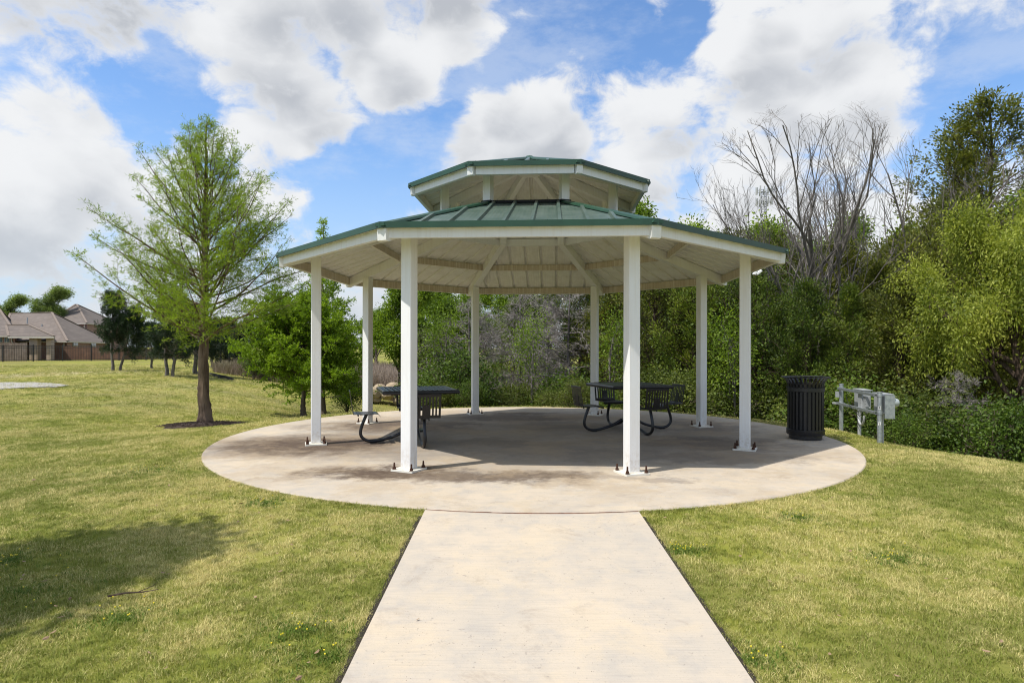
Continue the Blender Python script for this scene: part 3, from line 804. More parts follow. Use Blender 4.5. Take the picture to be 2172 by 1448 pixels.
# ------------------------------------------------------------------ litter bin
bn = thing('litter_bin', 'round black slatted steel bin with a flared rim at the slab edge', 'trash can', (4.56, 9.72, 0))
R0 = .262; N = 28
sl = MB(); pr = [(R0, .10), (R0, .60), (R0, .80), (R0 + .005, .86), (R0 + .025, .91), (R0 + .06, .945), (R0 + .095, .957)]
for (a, b), (c, d) in zip(pr, pr[1:]):
    wa = .034
    sl.add([(a, -wa / 2, b), (a, wa / 2, b), (c, wa / 2, d), (c, -wa / 2, d), (a - .006, -wa / 2, b), (a - .006, wa / 2, b), (c - .006, wa / 2, d - .004), (c - .006, -wa / 2, d - .004)],
           [(0, 1, 2, 3), (7, 6, 5, 4), (1, 5, 6, 2), (4, 0, 3, 7)])
slm = sl.mesh('slat', M['black'])
for k in range(N): link('slat', slm, bn, None, 2 * math.pi * k / N)
mb = MB(); mb.lathe([(R0 + .085, .952), (R0 + .10, .966), (R0 + .088, .972), (R0 + .055, .964), (R0 + .06, .955), (R0 + .085, .952)], 56); mb.build('rim', M['black'], bn, True)
mb = MB()
mb.lathe([(R0 + .004, .74), (R0 + .012, .745), (R0 + .012, .80), (R0 + .004, .805)], 48); mb.lathe([(R0 + .003, .86), (R0 + .003, .872)], 48)
for k in range(40): mb.box(((R0 + .013) * math.cos(k / 40 * 2 * math.pi), (R0 + .013) * math.sin(k / 40 * 2 * math.pi), .81), (.012, .012, .006))
mb.build('upper_band', M['blackscuff'], bn, True)
mb = MB(); mb.lathe([(R0 + .004, .16), (R0 + .014, .155), (R0 + .014, .085), (R0 + .004, .07), (R0 - .02, .07)], 48)
mb.lathe([(R0 - .022, .075), (R0 - .022, .012), (R0 - .03, .002), (.001, .002)], 48); mb.build('base', M['blackscuff'], bn, True)
mb = MB(); mb.lathe([(.001, .07), (R0 - .028, .07), (R0 - .024, .86), (R0 - .034, .86), (R0 - .036, .12), (.001, .12)], 40); mb.build('liner', M['blackmatt'], bn, True)

# ------------------------------------------------------------------ utility rack
P0 = Vector((5.63, 9.57)); P1 = Vector((5.93, 11.26)); dv = (P1 - P0); LEN = dv.length
ang = math.atan2(dv.y, dv.x)
zr = -.10
ut = thing('utility_rack', 'galvanised rack of electrical boxes and a meter on steel posts beside the bin', 'electrical rack', (P0.x, P0.y, zr), ang)
def lz(x): return gz(P0.x + dv.x * x / LEN, P0.y + dv.y * x / LEN) - zr - .05
def post(x, y, h, r, name='rack_post', mat='galv', z0=None):
    mb = MB(); b = (lz(x) if z0 is None else z0); mb.tube([(x, y, b), (x, y, h)], r, 14); 
    mb.lathe([(r, h - .012), (r + .004, h - .01), (r + .004, h + .002), (.001, h + .006)], 14, (x, y, 0))
    return mb.build(name, M[mat], ut, True)
near = post(0, 0, .84, .036); post(LEN, 0, .87, .036)
post(LEN * .62, -.08, .56, .028, 'conduit_riser', 'conduit'); post(.10, -.07, .62, .026, 'conduit_riser', 'conduit')
for z in (.79, .52):
    mb = MB()
    for dz in (-.018, .018): mb.beam((.0, .052, z + dz), (LEN, .052, z + dz), .03, .006)
    mb.beam((0, .066, z), (LEN, .066, z), .003, .036)
    for q in range(26): mb.box((.06 + q * (LEN - .12) / 25, .045, z), (.022, .010, .012))
    mb.build('strut_channel', M['galv'], ut)
    for x in (0, LEN):
        mb = MB(); mb.lathe([(.037, z - .022), (.043, z - .02), (.043, z + .02), (.037, z + .022)], 14, (x, 0, 0)); mb.box((x, -.05, z), (.03, .03, .02)); mb.build('post_clamp', M['galv'], ut, True)
for (x, w, z, h, dp) in ((LEN * .60, .42, .66, .30, .12), (LEN * .12, .36, .66, .28, .13)):
    mb = MB(); mb.box((x, -.055 - dp / 2, z), (w, dp, h), bev=.01); mb.box((x, -.055 - dp / 2, z + h / 2 + .006), (w + .03, dp + .04, .012)); 
    mb.build('enclosure', M['greybox'], ut)
for (x, w, h) in ((LEN * .42, .16, .26), (LEN * .30, .10, .16)):
    mb = MB(); mb.box((x, .0, .655), (w, .07, h), bev=.006); mb.cyl((x - .02, .01, .47), .022, .06, 10)
    for q in range(4): mb.box((x - .05, .037, .58 + q * .045), (.012, .004, .012))
    mb.build('junction_box', M['greybox'], ut)
mb = MB(); mb.lathe([(.001, .0), (.072, .0), (.072, .05), (.060, .085), (.035, .10), (.001, .105)], 24)
o = mb.build('meter', M['glassy'], ut, True); o.location = (.0, -.17, .68); o.rotation_euler = (math.radians(90), 0, math.radians(10))
mb = MB(); mb.box((-.06, -.12, .62), (.02, .14, .36)); mb.build('meter_bracket', M['galv'], ut)
mb = MB(); x0 = LEN * .33
mb.tube([(x0 + .10 - .13 * math.cos(a) * 1.0, .03, .42 - .16 * math.sin(a) - (0.0)) for a in np.linspace(0, math.pi, 14)] + [(x0 + .23, .03, .48)], .017, 8)
mb.build('flexible_conduit', M['conduit'], ut, True)
mb = MB(); mb.tube([(LEN * .62, .08, .77), (LEN * .70, .09, .68), (LEN * .62, .09, .56), (LEN * .5, .08, .47), (LEN * .38, .06, .40), (LEN * .33, .03, .47)], .005, 5)
mb.build('cable', M['iron'], ut, True)
mb = MB(); mb.box((LEN + .02, .06, .68), (.09, .05, .10), bev=.006); mb.box((LEN + .03, .09, .52), (.10, .05, .03), Matrix.Rotation(.4, 3, 'Z')); mb.build('small_box', M['greybox'], ut)
def digit(ch, z, size):
    """sticker on the near post with a printed numeral, facing the viewer"""
    fa = math.atan2(-P0.y, -P0.x) - ang
    n_ = Vector((math.cos(fa), math.sin(fa), 0)); 
    e = link('number_sticker', None, near, n_ * .0385 + Vector((0, 0, z))); e.rotation_euler = (math.pi / 2, 0, fa + math.pi / 2)
    mb = MB(); mb.box((0, 0, 0), (size * .75, size * 1.15, .0016)); mb.build('sticker_sheet', M['sticker'], e)
    cu = bpy.data.curves.new('numeral', 'FONT'); cu.body = ch; cu.size = size * 1.15; cu.align_x = 'CENTER'; cu.align_y = 'CENTER'; cu.extrude = .0004; cu.offset = .0015
    tmp = bpy.data.objects.new('numeral_curve', cu); me = bpy.data.meshes.new_from_object(tmp); bpy.data.objects.remove(tmp)
    me.materials.clear(); me.materials.append(M['ink']); o = link('numeral', me, near)
    o.matrix_local = Matrix.Translation(n_ * .0398 + Vector((0, 0, z))) @ e.rotation_euler.to_matrix().to_4x4()
    # keep to three levels: sticker sheet hangs directly on the post
    sh = e.children[0]; sh.parent = near; sh.matrix_local = Matrix.Translation(n_ * .0385 + Vector((0, 0, z))) @ e.rotation_euler.to_matrix().to_4x4()
    bpy.data.objects.remove(e)
digit('2', .355, .048); digit('8', .60, .040)

# ------------------------------------------------------------------ tree makers
UPV = np.array([0, 0, 1.0])
def unit(v): return v / np.maximum(np.linalg.norm(v, axis=-1, keepdims=True), 1e-9)
def grow(start, dirn, length, P, up=0.0, wig=.15, rg=None, sag=0.0):
    """vectorised branches: start (N,3), dirn (N,3), length (N,) -> (N,P,3)"""
    N = len(start); d = unit(dirn); pts = np.empty((N, P, 3)); pts[:, 0] = start; st = (length / (P - 1))[:, None]
    for k in range(1, P):
        d = unit(d + UPV * (np.asarray(up).reshape(-1, 1) if np.ndim(up) else up) / P - UPV * sag * (k / P) / P + rg.normal(size=(N, 3)) * wig / math.sqrt(P))
        pts[:, k] = pts[:, k - 1] + d * st
    return pts
def sample(pts, idx, t):
    P = pts.shape[1]; f = t * (P - 1); i0 = np.minimum(f.astype(int), P - 2); fr = (f - i0)[:, None]
    a, b = pts[idx, i0], pts[idx, i0 + 1]; return a + (b - a) * fr, unit(b - a)
def around(tan, ang, spread, rg):
    """directions leaving tangent `tan` by angle `spread`, azimuth ang"""
    ref = np.where(np.abs(tan[:, 2:3]) < .9, np.array([[0, 0, 1.0]]), np.array([[1.0, 0, 0]]))
    a = unit(np.cross(tan, ref)); b = np.cross(a, tan)
    s = np.asarray(spread).reshape(-1, 1); g = ang[:, None]
    return unit(tan * np.cos(s) + (a * np.cos(g) + b * np.sin(g)) * np.sin(s))
def tubes(pts, r0, r1, S):
    N, P, _ = pts.shape; tan = unit(np.gradient(pts, axis=1))
    ref = np.where(np.abs(tan[:, :1, 2:3]) < .9, np.array([0, 0, 1.0]), np.array([1.0, 0, 0]))
    ref = np.broadcast_to(ref, tan.shape); a = unit(np.cross(tan, ref)); b = np.cross(a, tan)
    th = np.arange(S) * 2 * math.pi / S; rad = r0[:, None] + (r1 - r0)[:, None] * np.linspace(0, 1, P)[None]
    V = pts[:, :, None] + (a[:, :, None] * np.cos(th)[None, None, :, None] + b[:, :, None] * np.sin(th)[None, None, :, None]) * rad[:, :, None, None]
    base = (np.arange(N) * P * S)[:, None, None] + (np.arange(P - 1) * S)[None, :, None]; k = np.arange(S)[None, None]
    k1 = (k + 1) % S
    Q = np.stack([base + k, base + k1, base + S + k1, base + S + k], -1).reshape(-1, 4)
    return V.reshape(-1, 3), Q
def leaves(pos, dirn, L, W, rg, cup=.0):
    """rhombus leaves: root at pos, along dirn"""
    N = len(pos); d = unit(dirn); rnd = rg.normal(size=(N, 3)); s = unit(np.cross(d, rnd)) * (W[:, None] / 2)
    tip = pos + d * L[:, None]; mid = pos + d * (L * .5)[:, None]
    V = np.stack([pos, mid - s, tip, mid + s], 1).reshape(-1, 3); Q = np.arange(N * 4).reshape(N, 4); return V, Q
class TM:
    def __init__(s): s.V = []; s.Q = []; s.T = []; s.n = 0
    def add(s, VQ, tone=None):
        V, Q = VQ; s.V.append(V); s.Q.append(Q + s.n); s.n += len(V)
        s.T.append(np.zeros(len(V)) if tone is None else (np.repeat(tone, 4) if len(tone) * 4 == len(V) else tone))
    def mesh(s, name, mat, smooth=False):
        Q = np.concatenate(s.Q)
        return quads_mesh(name, np.concatenate(s.V), Q, [mat], tone=np.concatenate(s.T), smooth=np.full(len(Q), smooth))
def trunk_tube(tm, pts, radii, S=12, flare=0.0, rg=None, ridge=0.0):
    """trunk with root flare lobes"""
    P = len(pts); th = np.arange(S) * 2 * math.pi / S; V = []
    for i in range(P):
        h = pts[i][2] - pts[0][2]; k = flare * math.exp(-h / .22)
        rr = radii[i] * (1 + k * (1 + .35 * np.sin(th * 3 + 1) + .25 * np.sin(th * 5)))
        rr = rr * (1 + .05 * np.sin(th * 7 + i) + .03 * np.sin(th * 4 - i * 2.3))
        if ridge: rr = rr * (1 + ridge * (np.sin(th * 11 + 2.2 * np.sin(h * 2.1)) + .7 * np.sin(th * 17 - 3 * np.sin(h * 1.3)) + rg.normal(size=S) * .5))
        V.append(np.stack([pts[i][0] + rr * np.cos(th), pts[i][1] + rr * np.sin(th), np.full(S, pts[i][2])], 1))
    V = np.concatenate(V); k = np.arange(S); Q = []
    for i in range(P - 1): Q.append(np.stack([i * S + k, i * S + (k + 1) % S, (i + 1) * S + (k + 1) % S, (i + 1) * S + k], 1))
    tm.add((V, np.concatenate(Q)))

def cypress(seed, H, first, spreadR, trunk_r, nprim, dens=1.0, leafL=(.05, .11), leafW=.016, prof=None, lean=(0, 0), flat=1.0):
    """feathery bald cypress: straight leader, upswept limbs, fine sprays; returns wood and foliage builders"""
    rg = np.random.default_rng(seed); W, L = TM(), TM()
    P = 70; hz = np.linspace(0, 1, P) ** 1.35 * H; wob = np.cumsum(rg.normal(size=(P, 2)) * .007, 0)
    tp = np.c_[wob[:, 0] + lean[0] * hz, wob[:, 1] + lean[1] * hz, hz]; rad = trunk_r * (1 - hz / H) ** .8 + .006
    trunk_tube(W, tp, rad, 34, .8, rg, .045)
    t = first + (1 - first) * (np.arange(nprim) + rg.random(nprim) * .8) / nprim; t = np.clip(t, 0, .985)
    st, tn = sample(tp[None], np.zeros(nprim, int), t ** (1 / 1.35))
    az = np.arange(nprim) * 2.39996 + rg.normal(size=nprim) * .35
    s = (t - first) / (1 - first)
    length = spreadR * (prof(s) if prof else np.interp(s, [0, .12, .35, .6, .8, 1], [1.0, 1.0, .88, .68, .42, .10])) * (.86 + .24 * rg.random(nprim))
    el = np.interp(s, [0, .3, .7, 1], [.10, .50, .85, 1.15]) * flat + rg.normal(size=nprim) * .10
    d = np.stack([np.cos(az) * np.cos(el), np.sin(az) * np.cos(el), np.sin(el)], 1)
    prim = grow(st, d, length, 12, up=.38 + .5 * s, wig=.22, rg=rg)
    r0 = np.clip(length * .0105, .005, .04); W.add(tubes(prim, r0, r0 * .15, 6))
    # secondaries
    ns = np.maximum((length * 11 * dens).astype(int), 3); idx = np.repeat(np.arange(nprim), ns); ts = .14 + .86 * rg.random(len(idx)) ** .85
    p, tan = sample(prim, idx, ts); sgn = np.where(rg.random(len(idx)) < .5, 0, math.pi) + rg.normal(size=len(idx)) * .55
    dd = around(tan, sgn, .75 + .25 * rg.random(len(idx)), rg); L2 = np.clip(length[idx] * (1.08 - ts) * .48, .14, .95) * (.6 + .6 * rg.random(len(idx)))
    sec = grow(p, dd, L2, 7, up=.25, wig=.28, rg=rg, sag=.15); rs = np.clip(L2 * .007, .0022, .009); W.add(tubes(sec, rs, rs * .3, 3))
    # tertiary sprays
    nt = np.maximum((L2 * 22 * dens).astype(int), 4); i3 = np.repeat(np.arange(len(sec)), nt); t3 = rg.random(len(i3)) ** .8
    p3, tan3 = sample(sec, i3, t3); sg = np.where(rg.random(len(i3)) < .5, 0, math.pi) + rg.normal(size=len(i3)) * .6
    d3 = around(tan3, sg, .9, rg); L3 = .06 + .10 * rg.random(len(i3)); ter = grow(p3, d3, L3, 3, up=.2, wig=.35, rg=rg)
    # leaflets
    nl = 6; i4 = np.repeat(np.arange(len(ter)), nl); t4 = rg.random(len(i4)); p4, tan4 = sample(ter, i4, t4)
    d4 = around(tan4, rg.random(len(i4)) * 6.28, .5 + .5 * rg.random(len(i4)), rg) + np.array([0, 0, .10])
    ll = rg.uniform(*leafL, len(i4)) * .62
    tone = np.clip(rg.normal(.5, .16, len(i4)) + (s[idx[i3[i4]]] - .5) * .1, 0, 1)
    L.add(leaves(p4, d4, ll, np.full(len(i4), leafW) * rg.uniform(.6, 1.3, len(i4)), rg), tone)
    return W, L

def cedar(seed, H, Rw, base=.02, nleaf=26000, fol='cone', leafL=(.07, .13), leafW=.046, trunk_r=.16, clump=.16, gaps=.25, nb=150, elv=1.0):
    """eastern red cedar: dense sprays on many limbs, ragged outline, dark gaps between limbs"""
    rg = np.random.default_rng(seed); W, L = TM(), TM(); P = 12
    hz = np.linspace(0, H * .96, P); wob = np.cumsum(rg.normal(size=(P, 2)) * .04, 0); tp = np.c_[wob, hz]
    trunk_tube(W, tp, trunk_r * (1 - hz / H) ** (.7 if elv == 1.0 else 1.1) + .01, 9, .25, rg)
    t = base + (1 - base) * rg.random(nb) ** (.9 if elv == 1.0 else .7); t = np.clip(t, base, .97); st, tn = sample(tp[None], np.zeros(nb, int), t)
    s = (t - base) / (1 - base)
    if fol == 'cone': pr = np.interp(s, [0, .15, .5, .8, 1], [.85, 1.0, .80, .48, .12])
    elif fol == 'wide': pr = np.interp(s, [0, .2, .55, .85, 1], [.75, .95, 1.0, .72, .25])
    else: pr = np.interp(s, [0, .25, .6, .85, 1], [.55, .9, .85, .6, .18])
    length = Rw * pr * (.55 + .62 * rg.random(nb)); az = rg.random(nb) * 6.283
    el = np.interp(s, [0, .4, 1], [.05, .40, 1.1]) * elv + rg.normal(size=nb) * .18
    d = np.stack([np.cos(az) * np.cos(el), np.sin(az) * np.cos(el), np.sin(el)], 1); prim = grow(st, d, length, 7, up=.35, wig=.35, rg=rg)
    r0 = np.clip(length * .014, .006, .045); W.add(tubes(prim, r0, r0 * .2, 5))
    nsub = 7; idx = np.repeat(np.arange(nb), nsub); ts = .35 + .65 * rg.random(len(idx)); p, tan = sample(prim, idx, ts)
    dd = around(tan, rg.random(len(idx)) * 6.283, .5 + .5 * rg.random(len(idx)), rg) + UPV * .15; L2 = np.clip(length[idx] * .34, .2, .8) * (.6 + .7 * rg.random(len(idx)))
    sec = grow(p, dd, L2, 5, up=.3, wig=.3, rg=rg); W.add(tubes(sec, np.full(len(sec), .006), np.full(len(sec), .002), 3))
    wgt = L2 / L2.sum(); k = rg.choice(len(sec), nleaf, p=wgt); t4 = .15 + .85 * rg.random(nleaf) ** .8; p4, tan4 = sample(sec, k, t4)
    off = rg.normal(size=(nleaf, 3)) * clump * (.35 + .3 * L2[k][:, None]); p4 = p4 + off
    d4 = unit(tan4 + unit(off) * .8 + rg.normal(size=(nleaf, 3)) * .35 + UPV * .15)
    ctone = rg.normal(.5, .13, len(sec))[k]; tone = np.clip(ctone + rg.normal(0, .13, nleaf), 0, 1)
    L.add(leaves(p4, d4, rg.uniform(*leafL, nleaf), rg.uniform(.5, 1.1, nleaf) * leafW, rg), tone)
    return W, L

def broad(seed, H, Rc, crown0, levels=(7, 5, 5), nleaf=16000, leafL=(.06, .10), leafW=.035, trunk_r=.14, spread=.6, leafy=True, up=.35, twig=True, sparse=.22, lean=(0, 0), stems=1):
    """broadleaf tree with limbs splitting several times and leaf clusters at the twig ends"""
    rg = np.random.default_rng(seed); W, L = TM(), TM(); n0 = stems
    st = np.zeros((n0, 3)); az = rg.random(n0) * 6.28 + np.arange(n0) * 6.28 / n0; tl = .06 + (.22 if stems > 1 else 0)
    d = np.stack([np.cos(az) * tl + lean[0], np.sin(az) * tl + lean[1], np.ones(n0)], 1)
    cur = grow(st, d, np.full(n0, H * (.72 if stems == 1 else .6)) * rg.uniform(.85, 1.05, n0), 12, up=.12, wig=.22, rg=rg)
    r0 = np.full(n0, trunk_r); W.add(tubes(cur, r0, r0 * .35, 9)); length = np.full(n0, H * .6); rad = r0
    for li, nb in enumerate(levels):
        n = len(cur); idx = np.repeat(np.arange(n), nb); lo = crown0 if li == 0 else .22
        ts = lo + (1 - lo) * ((np.tile(np.arange(nb), n) + rg.random(n * nb)) / nb)
        ts = np.clip(ts, 0, 1); p, tan = sample(cur, idx, ts)
        dd = around(tan, rg.random(len(idx)) * 6.283, spread * rg.uniform(.6, 1.25, len(idx)), rg) + UPV * .10
        if li == 0: nl = Rc * rg.uniform(.75, 1.15, len(idx)) * np.interp(ts, [lo, .6, 1], [1.0, .95, .6])
        else: nl = length[idx] * rg.uniform(.42, .66, len(idx)) * (1.15 - .45 * ts)
        nr = np.clip(rad[idx] * (1 - .65 * ts) * .62, .0035, 1)
        cur = grow(p, dd, nl, (9, 7, 5, 4, 4)[li], up=up, wig=.32, rg=rg); W.add(tubes(cur, nr, nr * .35, (7, 5, 4, 3, 3)[li])); length = nl; rad = nr
    if leafy:
        k = rg.integers(0, len(cur), nleaf); t4 = .25 + .75 * rg.random(nleaf); p4, tan4 = sample(cur, k, t4)
        off = rg.normal(size=(nleaf, 3)) * sparse; p4 = p4 + off
        d4 = unit(unit(off) + rg.normal(size=(nleaf, 3)) * .5 - UPV * .25)
        tone = np.clip(rg.normal(.5, .12, len(cur))[k] + rg.normal(0, .14, nleaf), 0, 1)
        L.add(leaves(p4, d4, rg.uniform(*leafL, nleaf), rg.uniform(.6, 1.2, nleaf) * leafW, rg), tone)
    return W, L

def dead_bush(seed, H, Rw, n=5200):
    """grey leafless cedar: trunk, drooping limbs, a haze of fine twigs"""
    rg = np.random.default_rng(seed); W, L = TM(), TM(); P = 9; hz = np.linspace(0, H, P)
    tp = np.c_[np.cumsum(rg.normal(size=(P, 2)) * .03, 0), hz]; trunk_tube(W, tp, .07 * (1 - hz / H) + .01, 7, .2, rg)
    nb = 75; t = .08 + .9 * rg.random(nb); st, _ = sample(tp[None], np.zeros(nb, int), t); az = rg.random(nb) * 6.283
    el = rg.uniform(-.1, .6, nb); d = np.stack([np.cos(az) * np.cos(el), np.sin(az) * np.cos(el), np.sin(el)], 1)
    length = Rw * np.interp(t, [0, .3, .8, 1], [.9, 1, .6, .2]) * rg.uniform(.6, 1.1, nb); prim = grow(st, d, length, 7, up=.1, wig=.4, rg=rg, sag=.3)
    W.add(tubes(prim, np.clip(length * .012, .005, .03), np.full(nb, .003), 4))
    idx = rg.integers(0, nb, 900); p, tan = sample(prim, idx, .2 + .8 * rg.random(900)); L2 = length[idx] * rg.uniform(.2, .45, 900)
    sec = grow(p, around(tan, rg.random(900) * 6.283, .8 * np.ones(900), rg), L2, 5, up=0, wig=.5, rg=rg, sag=.35); W.add(tubes(sec, np.full(900, .005), np.full(900, .002), 3))
    k = rg.integers(0, 900, n); p4, tan4 = sample(sec, k, rg.random(n)); d4 = around(tan4, rg.random(n) * 6.283, .7 * np.ones(n), rg) - UPV * .15
    L.add(leaves(p4, d4, rg.uniform(.08, .22, n), np.full(n, .006), rg))
    return W, L

TREES = []
def tree(name, W, L, wm, lm, loc, label, cat, rz=0, sc=1.0, group=None, lname='crown', wname='trunk', szx=None):
    if isinstance(W, TM): W = W.mesh(wname, M[wm], True)
    if isinstance(L, TM) and L.V: L = L.mesh(lname, M[lm])
    elif isinstance(L, TM): L = None
    t = thing(name, label, cat, loc, rz, group); t.scale = (sc, sc, sc) if szx is None else szx
    link(wname, W, t)
    if L is not None: link(lname, L, t)
    return t, W, L

# hero bald cypress left of the pavilion
g = at(432, 908, 14.0); g.z = gz(g.x, g.y) - .05
Hh = (908 - 256) / F * 14
W, L = cypress(11, Hh, .285, 2.80, .118, 104, dens=1.0, leafW=.0105, leafL=(.075, .15), prof=lambda s: np.interp(s, [0, .15, .35, .6, .8, .9, 1], [1.0, .95, .84, .60, .31, .15, .03]))
tree('bald_cypress_tree', W, L, 'cbark', 'cyleaf', g, 'tall airy bald cypress with feathery leaves on a mulch ring left of the pavilion', 'tree')
mt = thing('mulch_ring', 'ring of dark bark mulch round the foot of the tall cypress left of the slab', 'mulch bed', (g.x, g.y, g.z + .03))
mb = MB(); n = 40; K = 7; vs = []
for k in range(K + 1):
    for j in range(n):
        a = 2 * math.pi * j / n; r = (.86 + .09 * math.sin(3 * a) + .05 * math.sin(7 * a)) * (k / K if k else .02); x, y = r * math.cos(a) * 1.05, r * math.sin(a)
        z = gz(g.x + x, g.y + y) - (g.z + .03) + .05 + .09 * (1 - (k / K) ** 2) + R_.uniform(-.015, .015)
        vs.append((x, y, z if k < K else z - .09))
mb.add(vs, [(k * n + j, k * n + (j + 1) % n, (k + 1) * n + (j + 1) % n, (k + 1) * n + j) for k in range(K) for j in range(n)][::1])
mb.f = [f[::-1] if False else f for f in mb.f]; mb.build('mulch_bed', M['mulch'], mt, True)
mb = MB()
for _ in range(700):
    a = R_.random() * 6.283; r = .9 * math.sqrt(R_.random()); x, y = r * math.cos(a) * 1.05, r * math.sin(a)
    z = gz(g.x + x, g.y + y) - (g.z + .03) + .065 + .09 * (1 - (r / .9) ** 2)
    mb.box((x, y, z), (R_.uniform(.02, .07), R_.uniform(.008, .02), .008), Matrix.Rotation(R_.random() * 6.28, 3, 'Z') @ Matrix.Rotation(R_.uniform(-.5, .5), 3, 'Y'))
tag(mb.build('bark_chips', M['mulch'], mt), kind='stuff')

# two younger cypresses behind
g2 = at(643, 888, 20); g2.z = gz(g2.x, g2.y) - .05
W, L = cypress(23, 3.6, .26, 2.35, .07, 74, dens=1.25, leafL=(.09, .16), leafW=.034, prof=lambda s: np.interp(s, [0, .2, .5, .8, 1], [1, 1, .9, .6, .15]), flat=.55)
tree('bald_cypress_tree', W, L, 'lbark', 'cyleaf2', g2, 'low rounded bright green cypress with a short dark trunk, seen left of the left post', 'tree')
g3 = at(684, 884, 24); g3.z = gz(g3.x, g3.y) - .05
W, L = cypress(31, (884 - 470) / F * 24, .10, 2.15, .08, 90, dens=1.05, leafL=(.08, .14), leafW=.026, prof=lambda s: np.interp(s, [0, .1, .35, .7, 1], [.9, 1, .75, .42, .06]))
tree('bald_cypress_tree', W, L, 'lbark', 'cyleaf2', g3, 'tall narrow cypress whose pointed tip rises above the left end of the roof', 'tree')
# the tree out of frame whose shadow lies on the lawn
W, L = broad(77, 7.6, 1.35, .60, nleaf=15000, sparse=.20, leafL=(.08, .13), leafW=.08)
tree('shade_tree', W, L, 'lbark', 'oak', (-5.3, 3.75, gz(-5.3, 3.75)), 'leafy tree just left of the picture that shades the near lawn', 'tree')

# ------------------------------------------------------------------ woods
ced = [cedar(101, 7.2, 2.1, nleaf=34000), cedar(102, 7.0, 2.3, nleaf=34000, fol='wide', clump=.20), cedar(103, 7.6, 1.9, nleaf=32000, fol='x')]
ced = [(w.mesh('trunk', M['dbark'], True), l.mesh('crown', M['cedar'])) for w, l in ced]
ced_green = []
for w, l in ced:
    l2 = l.copy(); l2.materials.clear(); l2.materials.append(M['cedar_b']); ced_green.append((w, l2))
okm = [broad(201, 7.5, 2.3, .25, nleaf=24000, leafL=(.08, .13), leafW=.06, sparse=.15), broad(202, 8.5, 2.5, .2, nleaf=26000, leafL=(.08, .13), leafW=.06, sparse=.17)]
okm = [(w.mesh('trunk', M['lbark'], True), l.mesh('crown', M['oak'])) for w, l in okm]
olm = [(w, l.copy()) for w, l in okm]
for w, l in olm: l.materials.clear(); l.materials.append(M['olive'])
shm = [broad(301, 1.5, .75, .05, (8, 5, 4), nleaf=7000, leafL=(.04, .075), leafW=.035, trunk_r=.03, sparse=.13, stems=3, spread=.8),
       broad(302, 1.2, .9, .03, (8, 5, 4), nleaf=7500, leafL=(.05, .08), leafW=.04, trunk_r=.025, sparse=.14, stems=4, spread=.9)]
shm = [(w.mesh('stems', M['lbark'], True), l.mesh('foliage', M['shrub'])) for w, l in shm]
shd = [(w, l.copy()) for w, l in shm]
for w, l in shd: l.materials.clear(); l.materials.append(M['olive'])
ddm = [dead_bush(401, 4.6, 1.7, 9000), dead_bush(402, 4.0, 1.9, 9000)]
ddm = [(w.mesh('trunk', M['gbark'], True), l.mesh('twigs', M['gtwig'])) for w, l in ddm]

def plant(name, pair, px, D, topy, label, cat, nomH, group=None, rz=None, wide=1.0, sink=.1, wn='trunk', ln='crown'):
    """stand a tree at photo column px and distance D so that its top reaches photo row topy"""
    p = at(px, 739, D); z = gz(p.x, p.y) - sink; topz = CAMZ + (HY - topy) / F * D
    co = np.empty(len(pair[1].vertices) * 3, np.float32); pair[1].vertices.foreach_get('co', co); s = (topz - z) / float(np.percentile(co[2::3], 99.3))
    t = thing(name, label, cat, (p.x, p.y, z), R_.random() * 6.28 if rz is None else rz, group); t.scale = (s * wide, s * wide, s)
    link(wn, pair[0], t); link(ln, pair[1], t); return t

# pale-green crown reaching in from the right edge
W, L = broad(211, 6.6, 2.6, .42, (10, 7, 6), nleaf=68000, leafL=(.06, .105), leafW=.036, sparse=.15, trunk_r=.17, spread=.95, up=.12)
pc = (W.mesh('trunk', M['dbark'], True), L.mesh('crown', M['pecan']))
plant('leafy_tree', pc, 2225, 12.8, 440, 'big yellow-green leafy tree on a reddish trunk at the right edge of the photo', 'tree', 7.0, rz=.5, wide=.64)
plant('leafy_tree', pc, 2245, 16.5, 345, 'upper yellow-green crown against the tall cedar at the top right edge', 'tree', 7.2, rz=2.4, wide=.6)
ol = 'olive-green cedar in the dense wood behind the pavilion'
G_C = 'cedars crowding the wood behind the pavilion'
tall = cedar(111, 11.0, 2.9, base=.05, nleaf=60000, fol='cone', clump=.15, nb=150, elv=.6, leafL=(.06, .10), leafW=.042, trunk_r=.13)
tall = (tall[0].mesh('trunk', M['dbark'], True), tall[1].mesh('crown', M['cedar']))
plant('cedar_tree', tall, 2105, 20, 222, 'tallest dark cedar with open layered limbs at the top right', 'tree', 11.2, rz=1, wide=1.2)
plant('cedar_tree', ced[1], 1985, 18, 430, 'broad olive cedar between the grey bare tree and the tallest cedar', 'tree', 7.3, wide=1.0)
plant('cedar_tree', ced[0], 1860, 16, 560, 'olive cedar rising right behind the electrical rack', 'tree', 7.3, wide=.95)
plant('cedar_tree', ced_green[2], 1700, 15.5, 600, 'mid-green cedar right behind the litter bin', 'tree', 7.7, wide=.95)
plant('cedar_tree', ced_green[1], 1600, 17, 560, 'wide green cedar seen past the rightmost post under the roof tip', 'tree', 7.3)
plant('cedar_tree', ced[2], 1770, 19, 520, 'slim olive cedar at the foot of the grey bare trees', 'tree', 7.7)
plant('cedar_tree', ced_green[0], 1800, 15.2, 610, 'mid-green cedar hiding the lower trunks of the two bare trees', 'tree', 7.3, wide=.85)
